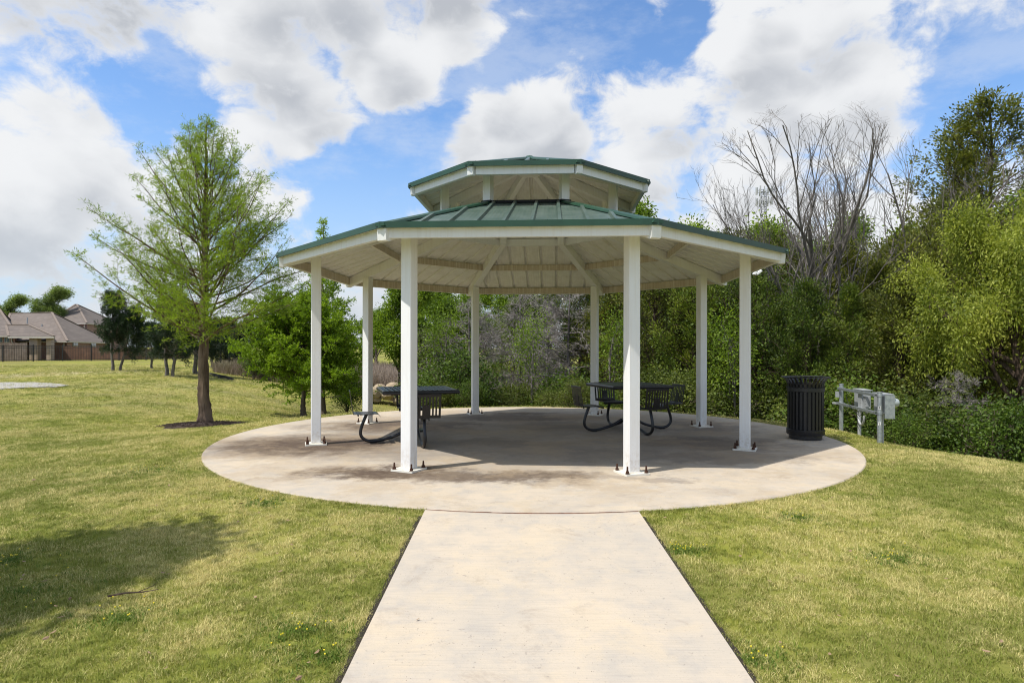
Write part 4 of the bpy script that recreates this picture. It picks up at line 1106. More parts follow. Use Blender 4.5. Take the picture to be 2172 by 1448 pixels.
for px, D, ty, pr in ((1470, 17.5, 540, ced_green[0]), (1385, 18.5, 560, ced[1]), (1300, 20.5, 560, ced[0]), (1540, 21, 500, ced[2]), (1440, 22, 500, ced[0]), (1230, 21.5, 590, ced_green[2]),
                      (1660, 23, 500, ced[1]), (2040, 22, 400, ced[0]), (1905, 22, 500, ced[2]), (2160, 18, 480, ced[0]), (2010, 15, 640, ced[2]), (2290, 15, 450, ced[1]), (2300, 20, 350, ced[0])):
    plant('cedar_tree', pr, px, D, ty, ol, 'tree', 7.3, G_C)
plant('cedar_tree', ced_green[0], 1090, 23.5, 640, 'green cedar filling the gap behind the grey dead trees', 'tree', 7.3)
# grey bare trees
def bare(seed, H, Rc, **k):
    w, _ = broad(seed, H, Rc, .30, (8, 6, 5, 4), leafy=False, trunk_r=.105, spread=.62, up=.5, **k)
    allv = np.concatenate(w.V); zt_ = np.percentile(allv[:, 2], 97); c_ = np.array([allv[:, 0].mean(), allv[:, 1].mean(), zt_ * .60]); rd = np.array([Rc, Rc, zt_ * .40])
    for q_, v_ in enumerate(w.V):                                   # round the crown: pull stray leaders back to an ellipsoid
        e_ = (v_ - c_) / rd; m_ = np.linalg.norm(e_, axis=1); up_ = (v_[:, 2] > zt_ * .5) & (m_ > 1)
        k_ = np.where(up_, m_ ** -.75, 1.0)[:, None]; w.V[q_] = c_ + (v_ - c_) * k_
    return w.mesh('trunk', M['gbark'], True)
b1, b2 = bare(501, 8.5, 3.6, stems=3), bare(505, 8.5, 3.6, stems=2, lean=(.10, 0))
for px, D, ty, me_, lab, rz, ln in ((1745, 18.2, 318, b2, 'grey leafless tree with a forked trunk, left of the two bare trees above the wood', 2.6, .0),
                                   (1855, 18.6, 290, b2, 'grey leafless tree leaning right, right one of the two bare trees above the wood', 0, .0)):
    p = at(px, 739, D); z = gz(p.x, p.y) - .1; co = np.empty(len(me_.vertices) * 3, np.float32); me_.vertices.foreach_get('co', co)
    s = (CAMZ + (HY - ty) / F * D - z) / float(np.percentile(co[2::3], 98.0))
    t = thing('bare_tree', lab, 'tree', (p.x, p.y, z), rz); t.scale = (s * .86, s * .86, s); link('trunk', me_, t)
# leafy trees behind
plant('oak_tree', okm[0], 1700, 27, 470, 'fresh green leafy tree behind the left bare tree', 'tree', 8.3)
plant('oak_tree', okm[1], 1830, 28, 465, 'fresh green leafy tree behind the right bare tree', 'tree', 9.4)
plant('oak_tree', okm[1], 1370, 33, 438, 'green treetop just showing over the roof right of the upper tier', 'tree', 9.4)
plant('oak_tree', okm[0], 1500, 30, 485, 'green treetop just showing over the right slope of the lower roof', 'tree', 8.3)
plant('oak_tree', okm[0], 850, 24, 600, 'bright green leafy tree seen between the two left posts of the pavilion', 'tree', 8.3, wide=1.05)
plant('oak_tree', okm[1], 935, 27, 606, 'taller leafy tree seen right of the left front post', 'tree', 9.4)
plant('oak_tree', okm[0], 1060, 30, 606, 'leafy tree filling the view behind the middle of the pavilion', 'tree', 8.3)
plant('oak_tree', olm[1], 1190, 27, 600, 'olive leafy tree behind the grey dead trees', 'tree', 9.4)
plant('oak_tree', olm[0], 905, 21.5, 700, 'small olive tree beside the left front post', 'tree', 8.3)
for k, (px, D, ty, pr) in enumerate(((800, 45, 660, okm[1]), (730, 60, 690, olm[0]), (620, 70, 690, okm[0]), (560, 80, 690, olm[1]), (870, 50, 640, okm[0]), (1000, 45, 620, okm[1]), (1130, 42, 600, okm[0]), (1270, 42, 560, okm[1]),
                                     (1600, 36, 520, okm[1]), (1900, 38, 500, okm[0]), (2050, 30, 460, okm[1]), (1450, 40, 520, okm[0]), (2230, 28, 400, okm[1]))):
    plant('oak_tree', pr, px, D, ty, 'leafy tree standing deep in the wood', 'tree', 8.6, 'leafy trees deep in the wood', wide=1.25)
# grey dead small cedars
plant('dead_cedar', ddm[0], 1105, 19, 600, 'grey dead cedar with a bare straight trunk behind the middle of the slab', 'tree', 4.7, wn='trunk', ln='twigs')
plant('dead_cedar', ddm[1], 985, 18.2, 640, 'grey dead cedar just left of the far left post', 'tree', 4.2, wn='trunk', ln='twigs')
plant('dead_cedar', ddm[1], 1215, 20, 612, 'grey dead cedar just left of the far right post', 'tree', 4.2, wn='trunk', ln='twigs')
plant('dead_cedar', ddm[0], 1165, 18.0, 690, 'short grey dead cedar nearest the back edge of the slab', 'tree', 4.7, wn='trunk', ln='twigs')
plant('cedar_tree', ced[2], 1895, 14.6, 590, 'dense olive cedar just left of the yellow-green tree', 'tree', 7.7, wide=1.05)
plant('cedar_tree', ced[1], 1985, 15.8, 500, 'tall olive cedar directly behind the yellow-green tree', 'tree', 7.7, wide=.95)
plant('dead_cedar', ddm[0], 2030, 12.2, 790, 'grey leafless brush under the yellow-green tree at the right edge', 'tree', 4.2, wn='trunk', ln='twigs')
W, L = broad(601, 5.0, .9, .45, (6, 4, 4), nleaf=2200, leafL=(.06, .1), leafW=.04, sparse=.26, trunk_r=.045)
sap = (W.mesh('trunk', M['gbark'], True), L.mesh('crown', M['oak']))
for px, D, ty, lab in ((1128, 16.6, 655, 'slender pale-stemmed sapling behind the middle of the slab'), (942, 16.9, 640, 'slender leafy sapling between the left front post and the far left post'),
                       (1292, 16.6, 650, 'slender leafy sapling just right of the far right post'), (1560, 15.6, 640, 'slender leafy sapling between the two right-hand posts')):
    plant('sapling', sap, px, D, ty, lab, 'sapling', 5.0)
# low shrubs along the edge of the wood
spots = []
for k in range(46):
    u = k / 45
    if u < .58:
        px = 880 + (1700 - 880) * (u / .58); D = 16.2 + 1.0 * math.sin(k * 2.7) + R_.uniform(-.2, .8); ty = 838 + R_.uniform(-55, 20)
    else:
        v = (u - .58) / .42; px = 1700 + 560 * v; D = 13.2 - 2.0 * v + R_.uniform(-.5, 1.3); ty = 845 + 80 * v + R_.uniform(-50, 35)
    spots.append((px, D, ty))
for k, (px, D, ty) in enumerate(spots):
    pr = (shm + shd + shd)[R_.randrange(6)]; p = at(px, 739, D); z = gz(p.x, p.y) - .05; topz = CAMZ + (HY - ty) / F * D; s = max(.5, (topz - z) / 1.5)
    t = thing('shrub', 'low green shrub at the edge of the wood', 'shrub', (p.x, p.y, z), R_.random() * 6.28, 'low shrubs along the edge of the wood'); t.scale = (min(s, 1.3) * 1.15, min(s, 1.3) * 1.15, s)
    link('stems', pr[0], t); link('foliage', pr[1], t)
for px, D, ty, lab in ((1925, 11.4, 880, 'bright lime-green bush beyond the grass right of the electrical rack'), (2150, 10.6, 850, 'bright green bush at the right edge of the photo'),
                       (735, 26, 795, 'sparse green bush in front of the brown grass between the left posts'), (975, 16.4, 745, 'yellow-green bush behind the left front post'), (538, 33, 745, 'thin pale bush left of the low cypress')):
    p = at(px, 739, D); z = gz(p.x, p.y) - .05; s = (CAMZ + (HY - ty) / F * D - z) / 1.5; pr = shm[0]
    t = thing('shrub', lab, 'shrub', (p.x, p.y, z), R_.random() * 6.28); t.scale = (s, s, s); link('stems', pr[0], t); link('foliage', pr[1], t)

# ------------------------------------------------------------------ left background: cedars, houses, fences
lc = [cedar(131, 5.2, 1.5, base=.24, nleaf=22000, leafL=(.08, .14), leafW=.06, trunk_r=.11, nb=80, fol='x'),
      cedar(132, 4.8, 1.9, base=.20, nleaf=26000, leafL=(.08, .14), leafW=.06, trunk_r=.12, nb=90, fol='wide')]
lc = [(w.mesh('trunk', M['gbark'], True), l.mesh('crown', M['cedar_d'])) for w, l in lc]
def lcedar(px, py, D, topy, k, label, tilt=0.0, wide=1.0, group=None):
    x, y = at(px, py, D).xy; z = gz(x, y) - .05; topz = CAMZ + (HY - topy) / F * D; s = (topz - z) / 5.1
    t = thing('cedar_tree', label, 'tree', (x, y, z), 0, group); t.scale = (s * wide, s * wide, s); t.rotation_euler = (0, tilt, R_.random() * 6.28 if abs(tilt) < 1e-6 else 0)
    link('trunk', lc[k][0], t); link('crown', lc[k][1], t)
lcedar(240, 785, 32, 628, 0, 'slim dark cedar with a straight trunk, leftmost of the cedars on the lawn', wide=.8)
lcedar(254, 785, 32.4, 655, 1, 'dark cedar with a trunk leaning right beside the leftmost cedar', .30, .8)
lcedar(355, 797, 28.5, 640, 0, 'dark cedar with a straight pale trunk left of the tall cypress', 0, 1.0)
lcedar(366, 797, 28, 660, 1, 'dark cedar with a leaning pale trunk beside the straight one', .14, .95)
lcedar(322, 779, 37, 690, 1, 'small dark cedar on a mulched spot between the leaning cedars', 0, .95)
lcedar(415, 793, 31, 655, 1, 'wide dark cedar right behind the trunk of the tall cypress', 0, 1.25)
for px, py, D, ty in ((470, 788, 38, 690), (486, 788, 39, 680), (500, 789, 38, 700), (522, 789, 36, 690), (450, 786, 42, 680)):
    lcedar(px, py, D, ty, 0, 'one of the dark cedars in the clump right of the tall cypress', 0, 1.15, 'clump of dark cedars right of the tall cypress')
for px, py, D, ty, lab in ((95, 740, 78, 612, 'rounded leafy tree standing behind the house roofs'), (8, 740, 80, 628, 'leafy tree behind the roof at the left edge of the photo')):
    l2 = okm[0][1].copy(); l2.materials.clear(); l2.materials.append(M['farleaf'])
    plant('oak_tree', (okm[0][0], l2), px, D, ty, lab, 'tree', 8.3, wide=1.35)
# far tree line closing the horizon
for k in range(16):
    px = -140 + k * 62; D = 130 + 25 * math.sin(k * 1.9)
    plant('far_tree', olm[k % 2], px, D, 712 + 8 * math.sin(k * 2.3), 'distant tree in the line on the horizon', 'tree', 8.6, 'distant trees along the horizon', wide=1.7)

def poly(name, pts, faces, mat, parent): mb = MB(); mb.add(pts, faces); return mb.build(name, mat, parent)
def hip_house(name, label, corners, ridge, ze, zr_, wallmat, roofmat, windows=(), overhang=.35):
    """hip-roofed brick house from its four eave corners (front left, front right, back right, back left) and two ridge ends"""
    E = [Vector((p.x, p.y, ze)) for p in corners]; RR = [Vector((p.x, p.y, zr_)) for p in ridge]
    c = sum(E, Vector()) / 4; t = thing(name, label, 'house', (c.x, E[0].y, gz(c.x, E[0].y) - .1)); o = Vector(t.location)
    f = lambda x, y, z: Vector((x, y, z)) - o
    Wc = [e + (c - e).normalized() * overhang * 1.4 for e in E]; zb = o.z - .4
    poly('wall', [f(w.x, w.y, zb) for w in Wc] + [f(w.x, w.y, ze) for w in Wc], [(0, 1, 5, 4), (1, 2, 6, 5), (2, 3, 7, 6), (3, 0, 4, 7)], M[wallmat], t)
    e = [p - o for p in E]; rr = [p - o for p in RR]
    poly('roof', e + rr, [(0, 1, 5, 4), (1, 2, 5), (2, 3, 4, 5), (3, 0, 4)], M[roofmat], t)
    mb = MB(); dz = Vector((0, 0, .06))
    for a, b in ((0, 1), (1, 2), (3, 0)): mb.beam(e[a] - dz, e[b] - dz, .1, .11)
    mb.add([p - dz * .4 for p in e], [(3, 2, 1, 0)]); mb.build('gutter', M['fasciaw'], t)
    up = Vector((0, 0, .05)); mb = MB()
    for a, b in ((e[1], rr[1]), (e[0], rr[0]), (rr[0], rr[1]), (e[2], rr[1])): mb.beam(a + up, b + up, .20, .06)
    mb.build('ridge_cap', M['ridgecap'], t)
    mb = MB(); q = Wc[1] - o; mb.tube([q + Vector((-.25, -.06, -.1)), q + Vector((-.25, -.06, -.5)), q + Vector((-.1, -.06, -.7)), q + Vector((-.1, -.06, -2.2))], .05, 6); mb.build('downpipe', M['fasciaw'], t)
    for (side, s0, s1, dz0, dz1) in windows:
        a, b = Wc[side], Wc[(side + 1) % 4]; d = (b - a).normalized(); nrm = Vector((d.y, -d.x, 0)); p = a.lerp(b, s0); q = a.lerp(b, s1); w_ = (q - p).length; h_ = dz0 - dz1
        Mx = Matrix((d, nrm, Vector((0, 0, 1)))).transposed(); m_ = (p + q) / 2 - o; m_.z = ze - o.z - (dz0 + dz1) / 2 * -1 if False else ze - o.z + (dz0 + dz1) / 2
        mb = MB(); mb.box(m_ + nrm * .03, (w_, .08, h_), Mx); w = mb.build('window', M['fasciaw'], t)
        for k in (-1, 1): mb = MB(); mb.box(m_ + nrm * .085 + d * k * w_ / 4, (w_ / 2 - .08, .03, h_ - .10), Mx); mb.build('pane', M['pane'], w)
    return t, f
D1 = 58
M['ridgecap'] = simple('light_ridge_shingles', (.215, .17, .135), .9, scale=5)
h1, f1 = hip_house('brick_house', 'single-storey red brick house with a long brown hip roof behind the wooden fence', [at(0, 724, 58), at(143, 724, 57), at(240, 724, 72), at(110, 724, 80)],
                   [at(22, 664, 68), at(110, 664, 66)], at(143, 723.5, 57).z, at(110, 663, 66).z, 'brick', 'shingle', windows=((1, .10, .20, -.08, -.46), (1, .50, .62, -.08, -.50)))
for vx, vy in ((58, 678), (89, 692)):
    mb = MB(); p = at(vx, vy, D1 + 3.6); mb.tube([f1(*p) - Vector((0, 0, .4)), f1(*p) + Vector((0, 0, .22))], .06, 8); mb.build('vent_pipe', M['greybox'], h1)
h2, f2 = hip_house('brick_house', 'taller house whose pyramid roof rises behind the long hip roof', [at(96, 684, 76), at(184, 684, 72), at(275, 684, 92), at(190, 684, 98)],
                   [at(160, 646, 83), at(163, 646, 83)], at(184, 685, 72).z, at(162, 646, 83).z, 'brick', 'shingle2')
h3, f3 = hip_house('brick_house', 'house with a hip roof and a brick-columned porch at the left edge of the photo', [at(-190, 713, 56), at(36, 713, 56), at(60, 713, 70), at(-150, 713, 70)],
                   [at(-120, 655, 63), at(-2, 655, 63)], at(36, 712, 56).z, at(-2, 656, 63).z, 'brick', 'shingle2', windows=((0, .83, .88, -.12, -.62), (0, .90, .95, -.12, -.62)))
# porch
pa, pb = at(18, 713, 53), at(115, 712, 53); pt = at(22, 690, 56).z
mb = MB(); e0, e1, e2, e3 = [f3(pa.x, pa.y, pa.z), f3(pb.x, pb.y, pa.z), f3(at(112, 712, 58).x, pb.y + 5, pa.z), f3(at(18, 712, 58).x, pa.y + 5, pa.z)]
rA, rB = f3(at(22, 690, 56).x, pa.y + 2.5, pt), f3(at(62, 690, 55.5).x, pa.y + 2.5, pt)
mb.add([e0, e1, e2, e3, rA, rB], [(0, 1, 5, 4), (1, 2, 5), (2, 3, 4, 5), (3, 0, 4), (3, 2, 1, 0)]); mb.build('porch_roof', M['shingle2'], h3)
mb = MB()
for a, b in ((e1, rB), (rA, rB), (e0, rA)): mb.beam(a + Vector((0, 0, .04)), b + Vector((0, 0, .04)), .18, .06)
mb.build('ridge_cap', M['ridgecap'], h3)
mb = MB(); mb.beam(e0 - Vector((0, 0, .09)), e1 - Vector((0, 0, .09)), .12, .16); mb.beam(e1 - Vector((0, 0, .09)), e2 - Vector((0, 0, .09)), .12, .16); mb.build('porch_beam', M['fasciaw'], h3)
for cx0, cx1 in ((62, 80), (98, 108)):
    a, b = at(cx0, 714, 53.4), at(cx1, 756, 53.4); mb = MB(); mb.box(f3((a.x + b.x) / 2, a.y + .2, (a.z + b.z) / 2 - .3), (b.x - a.x, .45, a.z - b.z + .6), bev=.02); mb.build('porch_column', M['tanbrick'], h3)

# wooden privacy fences
def wood_fence(a, b, Da, Db, topa, topb, mat, label, name='wooden_fence'):
    A, B = at(a, topa, Da), at(b, topb, Db); L = (B - A).length; n = int(L / .145)
    t = thing(name, label, 'fence', (A.x, A.y, gz(A.x, A.y)))
    o = Vector(t.location); pk = MB()
    for k in range(n):
        s = (k + .5) / n; p = A.lerp(B, s); zg = gz(p.x, p.y) - .05; jit = R_.uniform(-.02, .02)
        dr = (B - A).normalized(); Mx = Matrix.Rotation(math.atan2(dr.y, dr.x), 3, 'Z')
        pk.box(Vector((p.x, p.y + R_.uniform(-.008, .008), (zg + p.z + jit) / 2)) - o, (.135, .018, p.z + jit - zg), Mx)
    tag(pk.build('pickets', M[mat], t), kind='stuff')
    rl = MB()
    for fz in (.25, .85):
        rl.beam(A - o - Vector((0, -.04, (A.z - gz(A.x, A.y)) * (1 - fz))), B - o - Vector((0, -.04, (B.z - gz(B.x, B.y)) * (1 - fz))), .04, .09)
    rl.build('rail', M[mat], t)
wood_fence(106, 262, 54.5, 54.5, 733, 741, 'wood', 'red-brown wooden privacy fence in front of the long brick house')
wood_fence(262, 400, 55, 60, 738, 743, 'wood', 'wooden privacy fence running behind the dark cedars')
wood_fence(-80, 58, 52, 52.5, 727, 727, 'greywood', 'weathered wooden fence in front of the porch at the left edge')
# black iron fence
A, B = at(-60, 735, 50), at(420, 737, 56)
t = thing('iron_fence', 'black iron picket fence along the far edge of the lawn', 'fence', (A.x, A.y, gz(A.x, A.y))); o = Vector(t.location)
L = (B - A).length; npst = int(L / 2.0); mp = MB(); mr = MB(); hgt = 1.32
for k in range(npst + 1):
    p = A.lerp(B, k / npst); z = gz(p.x, p.y); mb = MB(); mb.box(Vector((p.x, p.y, z + hgt / 2)) - o, (.075, .075, hgt + .12)); mb.build('fence_post', M['iron'], t)
    if k < npst:
        q = A.lerp(B, (k + 1) / npst); zq = gz(q.x, q.y)
        for hh in (.12, hgt - .18, hgt - .02): mr.beam(Vector((p.x, p.y, z + hh)) - o, Vector((q.x, q.y, zq + hh)) - o, .025, .035)
        for j in range(1, 18):
            s = j / 18; r_ = p.lerp(q, s); zz = z + (zq - z) * s; mp.box(Vector((r_.x, r_.y, zz + hgt / 2)) - o, (.014, .014, hgt))
mr.build('rail', M['iron'], t); tag(mp.build('pickets', M['iron'], t), kind='stuff')
# black silt fence scraps by the dry grass
def silt(pts, label):
    P_ = [Vector((*gpt(px, py), 0)) for px, py in pts]
    for v in P_: v.z = gz(v.x, v.y) - .03
    mb = MB(); hs = [.03 + .17 * math.sin(math.pi * (k + .4) / len(P_)) for k in range(len(P_))]; o = P_[0].copy()
    for k in range(len(P_) - 1):
        a, b = P_[k] - o, P_[k + 1] - o
        mb.add([a, b, b + Vector((0, .05, hs[k + 1])), a + Vector((0, .05, hs[k])), a + Vector((0, .02, 0)), b + Vector((0, .02, 0)), b + Vector((0, .07, hs[k + 1])), a + Vector((0, .07, hs[k]))],
               [(0, 1, 2, 3), (7, 6, 5, 4), (3, 2, 6, 7)])
    tt = thing('silt_fence', label, 'silt fence', o); mb.build('fabric', M['silt'], tt)
silt([(442, 792), (452, 797), (465, 802), (480, 804), (495, 806)], 'sagging black fabric silt fence beside the dark cedars')
# tan rocks behind the left post
p = Vector((*gpt(815, 832), 0)); p = at(822, 0, 30)
tt = thing('rock_pile', 'pile of tan rocks showing past the left picnic table', 'rocks', (p.x, p.y, gz(p.x, p.y)))
for k in range(9):
    mb = MB(); s = R_.uniform(.22, .5); bm = bmesh.new(); bmesh.ops.create_icosphere(bm, subdivisions=2, radius=s)
    for v in bm.verts: v.co *= 1 + R_.uniform(-.13, .13); v.co.z *= .7
    me = bpy.data.meshes.new('rock'); bm.to_mesh(me); bm.free(); me.materials.append(M['rock']); link('rock', me, tt, (R_.uniform(-.9, .9), R_.uniform(-.5, .5), R_.uniform(.1, .9)))

# ------------------------------------------------------------------ cell tower
Dt = 170; b0 = at(1620, 739, Dt); zt = at(1620, 396, Dt).z
tw = thing('cell_tower', 'distant grey lattice phone mast with antenna rings above the trees', 'tower', (b0.x, b0.y, gz(b0.x, b0.y))); zg = tw.location.z; H = zt - zg
lt = MB(); wdt = lambda z: .75 + .35 * (1 - z / H)
lv = np.linspace(0, H * .97, 34)
cor = lambda z, k: Vector((wdt(z) * math.cos(k * 2.094 + .4), wdt(z) * math.sin(k * 2.094 + .4), z))
for k in range(3):
    for a, b in zip(lv[:-1], lv[1:]):
        lt.beam(cor(a, k), cor(b, k), .14, .14); lt.beam(cor(a, k), cor(b, (k + 1) % 3), .07, .07); lt.beam(cor(b, k), cor(b, (k + 1) % 3), .07, .07)
lt.build('mast', M['tower'], tw)
for zz, n in ((H - 1.2, 12), (H - 4.2, 12), (H - 12.5, 9)):
    rg_ = MB(); rr = 1.9
    for k in range(12): 
        a, b = k * math.pi / 6, (k + 1) * math.pi / 6; rg_.beam((rr * math.cos(a), rr * math.sin(a), zz), (rr * math.cos(b), rr * math.sin(b), zz), .09, .09)
    for k in range(3): rg_.beam((0, 0, zz), (rr * math.cos(k * 2.09), rr * math.sin(k * 2.09), zz), .1, .1)
    rg_.build('antenna_platform', M['tower'], tw)
    for k in range(n):
        a = 2 * math.pi * k / n + .2; mb = MB(); mb.box((rr * 1.08 * math.cos(a), rr * 1.08 * math.sin(a), zz + .1), (.24, .3, 2.0 if k % 2 else 1.5), Matrix.Rotation(a, 3, 'Z')); mb.build('antenna', M['antenna'], tw)

# ------------------------------------------------------------------ grass
def tuft(seed, n, hgt, spread, wid, mat, lean=.5, seg=2):
    rg = np.random.default_rng(seed); V = []; Q = []; T = []
    for k in range(n):
        a = rg.random() * 6.283; r = spread * math.sqrt(rg.random()); b = np.array([r * math.cos(a), r * math.sin(a), -.005]); az = rg.random() * 6.283
        h = hgt * rg.uniform(.45, 1.15); ln = lean * rg.uniform(.2, 1.3); s = np.array([-math.sin(az), math.cos(az), 0]) * wid * rg.uniform(.6, 1.2) / 2; d = np.array([math.cos(az), math.sin(az), 0])
        p1 = b + UPV * h * .6 + d * h * ln * .35; p2 = b + UPV * h * (1 - .25 * ln) + d * h * ln
        o = len(V); V += [b - s, b + s, p1 + s * .8, p1 - s * .8, p2 + s * .1, p2 - s * .1]; Q += [(o, o + 1, o + 2, o + 3), (o + 3, o + 2, o + 4, o + 5)]; T += [rg.random()] * 6
    return quads_mesh('tuft', np.array(V), np.array(Q), [M[mat]], tone=np.array(T))
def scatter(name, pts, rots, scl, idx, meshes, label, cat=None):
    """one object whose geometry nodes place tuft copies on points"""
    me = bpy.data.meshes.new(name); me.vertices.add(len(pts)); me.vertices.foreach_set('co', pts.astype(np.float32).ravel())
    for an, ty, val in (('rot', 'FLOAT_VECTOR', rots), ('scl', 'FLOAT', scl), ('idx', 'INT', idx)):
        a = me.attributes.new(an, ty, 'POINT'); a.data.foreach_set('vector' if ty == 'FLOAT_VECTOR' else 'value', val.astype(np.int32 if ty == 'INT' else np.float32).ravel())
    o = link(name, me); tag(o, label, cat, kind='stuff')
    col = bpy.data.collections.new(name + '_pieces')
    for k, m_ in enumerate(meshes): col.objects.link(bpy.data.objects.new('%s_piece_%d' % (name, k), m_))
    ng = bpy.data.node_groups.new(name, 'GeometryNodeTree')
    ng.interface.new_socket('Geometry', in_out='INPUT', socket_type='NodeSocketGeometry'); ng.interface.new_socket('Geometry', in_out='OUTPUT', socket_type='NodeSocketGeometry')
    n = ng.nodes; l = ng.links; gi = n.new('NodeGroupInput'); go = n.new('NodeGroupOutput'); ip = n.new('GeometryNodeInstanceOnPoints'); ci = n.new('GeometryNodeCollectionInfo')
    ci.inputs['Collection'].default_value = col; ci.inputs['Separate Children'].default_value = True; ci.inputs['Reset Children'].default_value = True
    def na(nm, ty): a = n.new('GeometryNodeInputNamedAttribute'); a.data_type = ty; a.inputs['Name'].default_value = nm; return a.outputs['Attribute']
    l.new(gi.outputs[0], ip.inputs['Points']); l.new(ci.outputs[0], ip.inputs['Instance']); ip.inputs['Pick Instance'].default_value = True
    l.new(na('idx', 'INT'), ip.inputs['Instance Index']); l.new(na('rot', 'FLOAT_VECTOR'), ip.inputs['Rotation']); l.new(na('scl', 'FLOAT'), ip.inputs['Scale']); l.new(ip.outputs[0], go.inputs[0])
    md = o.modifiers.new('scatter', 'NODES'); md.node_group = ng; return o
def inside_walk(x, y, m=0.0):
    return (np.hypot(x - CX, y - CY) < RS + m) | ((x > PL - .02 - m) & (x < PR + .02 + m) & (y < 5.6))
bands = [(1.9, 4.2, 1500, 1.0), (4.2, 7, 800, 1.15), (7, 11, 380, 1.4), (11, 17, 150, 1.8), (17, 28, 50, 2.6), (28, 44, 14, 3.4)]
PX, PY, PS = [], [], []
for d0, d1, den, s in bands:
    hw = d1 * .86 + .6; n = int(2 * hw * (d1 - d0) * den); x = rng.uniform(-hw, hw, n); y = rng.uniform(d0, d1, n)
    k = (np.abs(x) < y * .86 + .6) & ~inside_walk(x, y, .012) & ~((y > 16.5) & (x > -4)) & ~((x > 7.8 + (y - 9) * -.1) & (y > 9.8)); k &= ~((np.hypot(x - g.x, y - g.y) < 1.02))
    x, y = x[k], y[k]; PX.append(x); PY.append(y); PS.append(np.full(len(x), s))
x = np.concatenate(PX); y = np.concatenate(PY); s = np.concatenate(PS)
# extra blades that lean over the edges of slab and walk
ne = 5200; a = rng.uniform(0, 2 * math.pi, ne); rr = RS + rng.uniform(.002, .03, ne); x = np.r_[x, CX + rr * np.cos(a)]; y = np.r_[y, CY + rr * np.sin(a)]; s = np.r_[s, rng.uniform(.7, 1.25, ne)]
ne = 1500; yy = rng.uniform(1.8, 5.3, ne); side = rng.random(ne) < .5; x = np.r_[x, np.where(side, PL - .028 - rng.random(ne) * .03, PR + .024 + rng.random(ne) * .03)]; y = np.r_[y, yy]; s = np.r_[s, np.full(ne, .8)]
kk = ~((x > PL) & (x < PR) & (y < 6)); x, y, s = x[kk], y[kk], s[kk]
z = ground(x, y); n = len(x)
rot = np.c_[rng.normal(0, .12, n), rng.normal(0, .12, n), rng.random(n) * 6.283]
scatter('lawn_grass', np.c_[x, y, z], rot, s * rng.uniform(.7, 1.2, n), rng.integers(0, 5, n), [tuft(900 + k, 17, .029, .030, .0028, 'blade', .85) for k in range(5)], 'short mown grass, green mixed with dry straw blades', 'grass')
# clover patches
CXs = []
for (px, py, r) in ((640, 1340, .16), (690, 1400, .14), (255, 1315, .15), (50, 1260, .28), (300, 1000, .22), (1160, 1450, .1), (1690, 1100, .14), (1450, 1170, .1), (1900, 1190, .16), (30, 1190, .2), (560, 1070, .12), (1590, 1430, .12)):
    q = gpt(px, py); m_ = 150; a = rng.random(m_) * 6.283; rr = r * np.abs(rng.normal(0, .8, m_)); CXs.append(np.c_[q[0] + rr * np.cos(a) * 1.5, q[1] + rr * np.sin(a)])
c = np.concatenate(CXs); c = c[~inside_walk(c[:, 0], c[:, 1], .02)]; n = len(c)
scatter('clover', np.c_[c, ground(c[:, 0], c[:, 1])], np.c_[np.zeros((n, 2)), rng.random(n) * 6.283], rng.uniform(.5, .95, n), rng.integers(0, 2, n), [tuft(950 + k, 10, .032, .035, .0065, 'clover', .9) for k in range(2)], 'patches of low dark green clover in the lawn', 'clover')
mb = MB()
for _ in range(130):
    q = c[rng.integers(0, len(c))]; mb.cyl((q[0], q[1], gz(q[0], q[1]) + .035), .0045, .005, 6)
tag(mb.build('clover_flowers', M['yellow']), 'tiny yellow flowers scattered over the clover patches', 'flowers', kind='stuff')
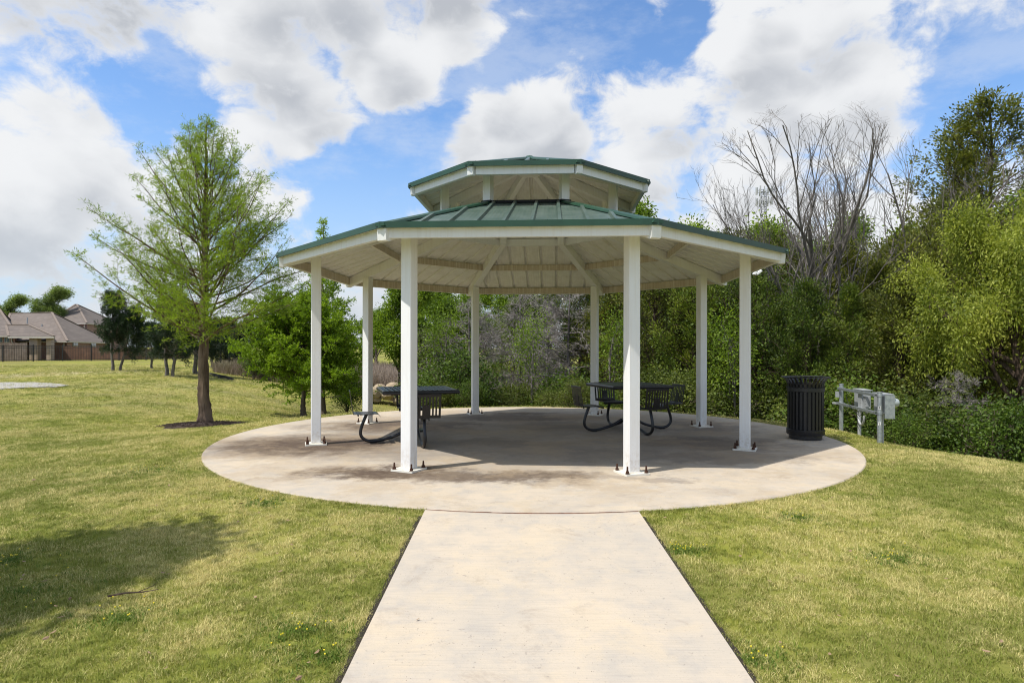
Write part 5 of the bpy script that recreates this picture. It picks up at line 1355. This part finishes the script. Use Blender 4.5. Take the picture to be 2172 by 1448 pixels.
# dry tall grass in the swale
n0 = 26000; px = rng.uniform(455, 1010, n0); D = rng.uniform(30, 48, n0); p = np.array([at(a, 739, b) for a, b in zip(px, D)]); x, y = p[:, 0], p[:, 1]
front = np.interp(px, [455, 520, 640, 775, 1010], [36, 34, 33, 31.5, 31]); back = np.interp(px, [455, 600, 1010], [40, 46, 48]); k = (D > front + .4 * np.sin(px * .05)) & (D < back)
x, y = x[k], y[k]; n = len(x)
scatter('tall_dry_grass', np.c_[x, y, ground(x, y)], np.c_[rng.normal(0, .1, n), rng.normal(0, .1, n), rng.random(n) * 6.283], rng.uniform(.7, 1.3, n) * np.interp(px[k], [455, 560, 1010], [.55, 1.0, 1.1]), rng.integers(0, 3, n),
        [tuft(970 + k_, 16, .95, .22, .022, 'hay', .45) for k_ in range(3)], 'band of tall dry beige grass in the dip beyond the lawn', 'tall grass')
# fallen leaves and twigs near the camera
mb = MB()
for _ in range(150):
    y_ = rng.uniform(2.6, 8); x_ = rng.uniform(-.8 * y_, .8 * y_)
    if inside_walk(np.array([x_]), np.array([y_]), .05)[0] and rng.random() > .08: continue
    zz = max(gz(x_, y_) + .022, pz(y_) + .002 if PL < x_ < PR else -1) if not np.hypot(x_ - CX, y_ - CY) < RS else .004
    s_ = rng.uniform(.010, .022); Mx = Matrix.Rotation(rng.random() * 6.28, 3, 'Z') @ Matrix.Rotation(rng.normal() * .4, 3, 'X')
    vs = [Mx @ Vector(v) * s_ + Vector((x_, y_, zz + .004)) for v in ((-1, 0, .1), (-.3, -.5, 0), (.6, -.35, .05), (1.1, 0, .25), (.6, .4, .05), (-.3, .5, 0))]
    mb.add(vs, [(0, 1, 2, 3), (0, 3, 4, 5)])
tag(mb.build('fallen_leaves', M['deadleaf']), 'scattered small dry leaves lying on the lawn and walk', 'fallen leaves', kind='stuff')
q = gpt(280, 1272); tt = thing('fallen_twig', 'small brown forked twig lying in the grass at the lower left', 'twig', (q[0], q[1], gz(*q) + .03))
mb = MB(); mb.tube([(-.13, -.02, 0), (-.04, .0, .012), (.05, .02, .01), (.15, .01, .03)], [.006, .005, .004, .002], 6); mb.tube([(.02, .015, .01), (.07, .08, .02), (.08, .12, .03)], [.003, .002, .001], 5); mb.build('twig_wood', M['dbark'], tt)
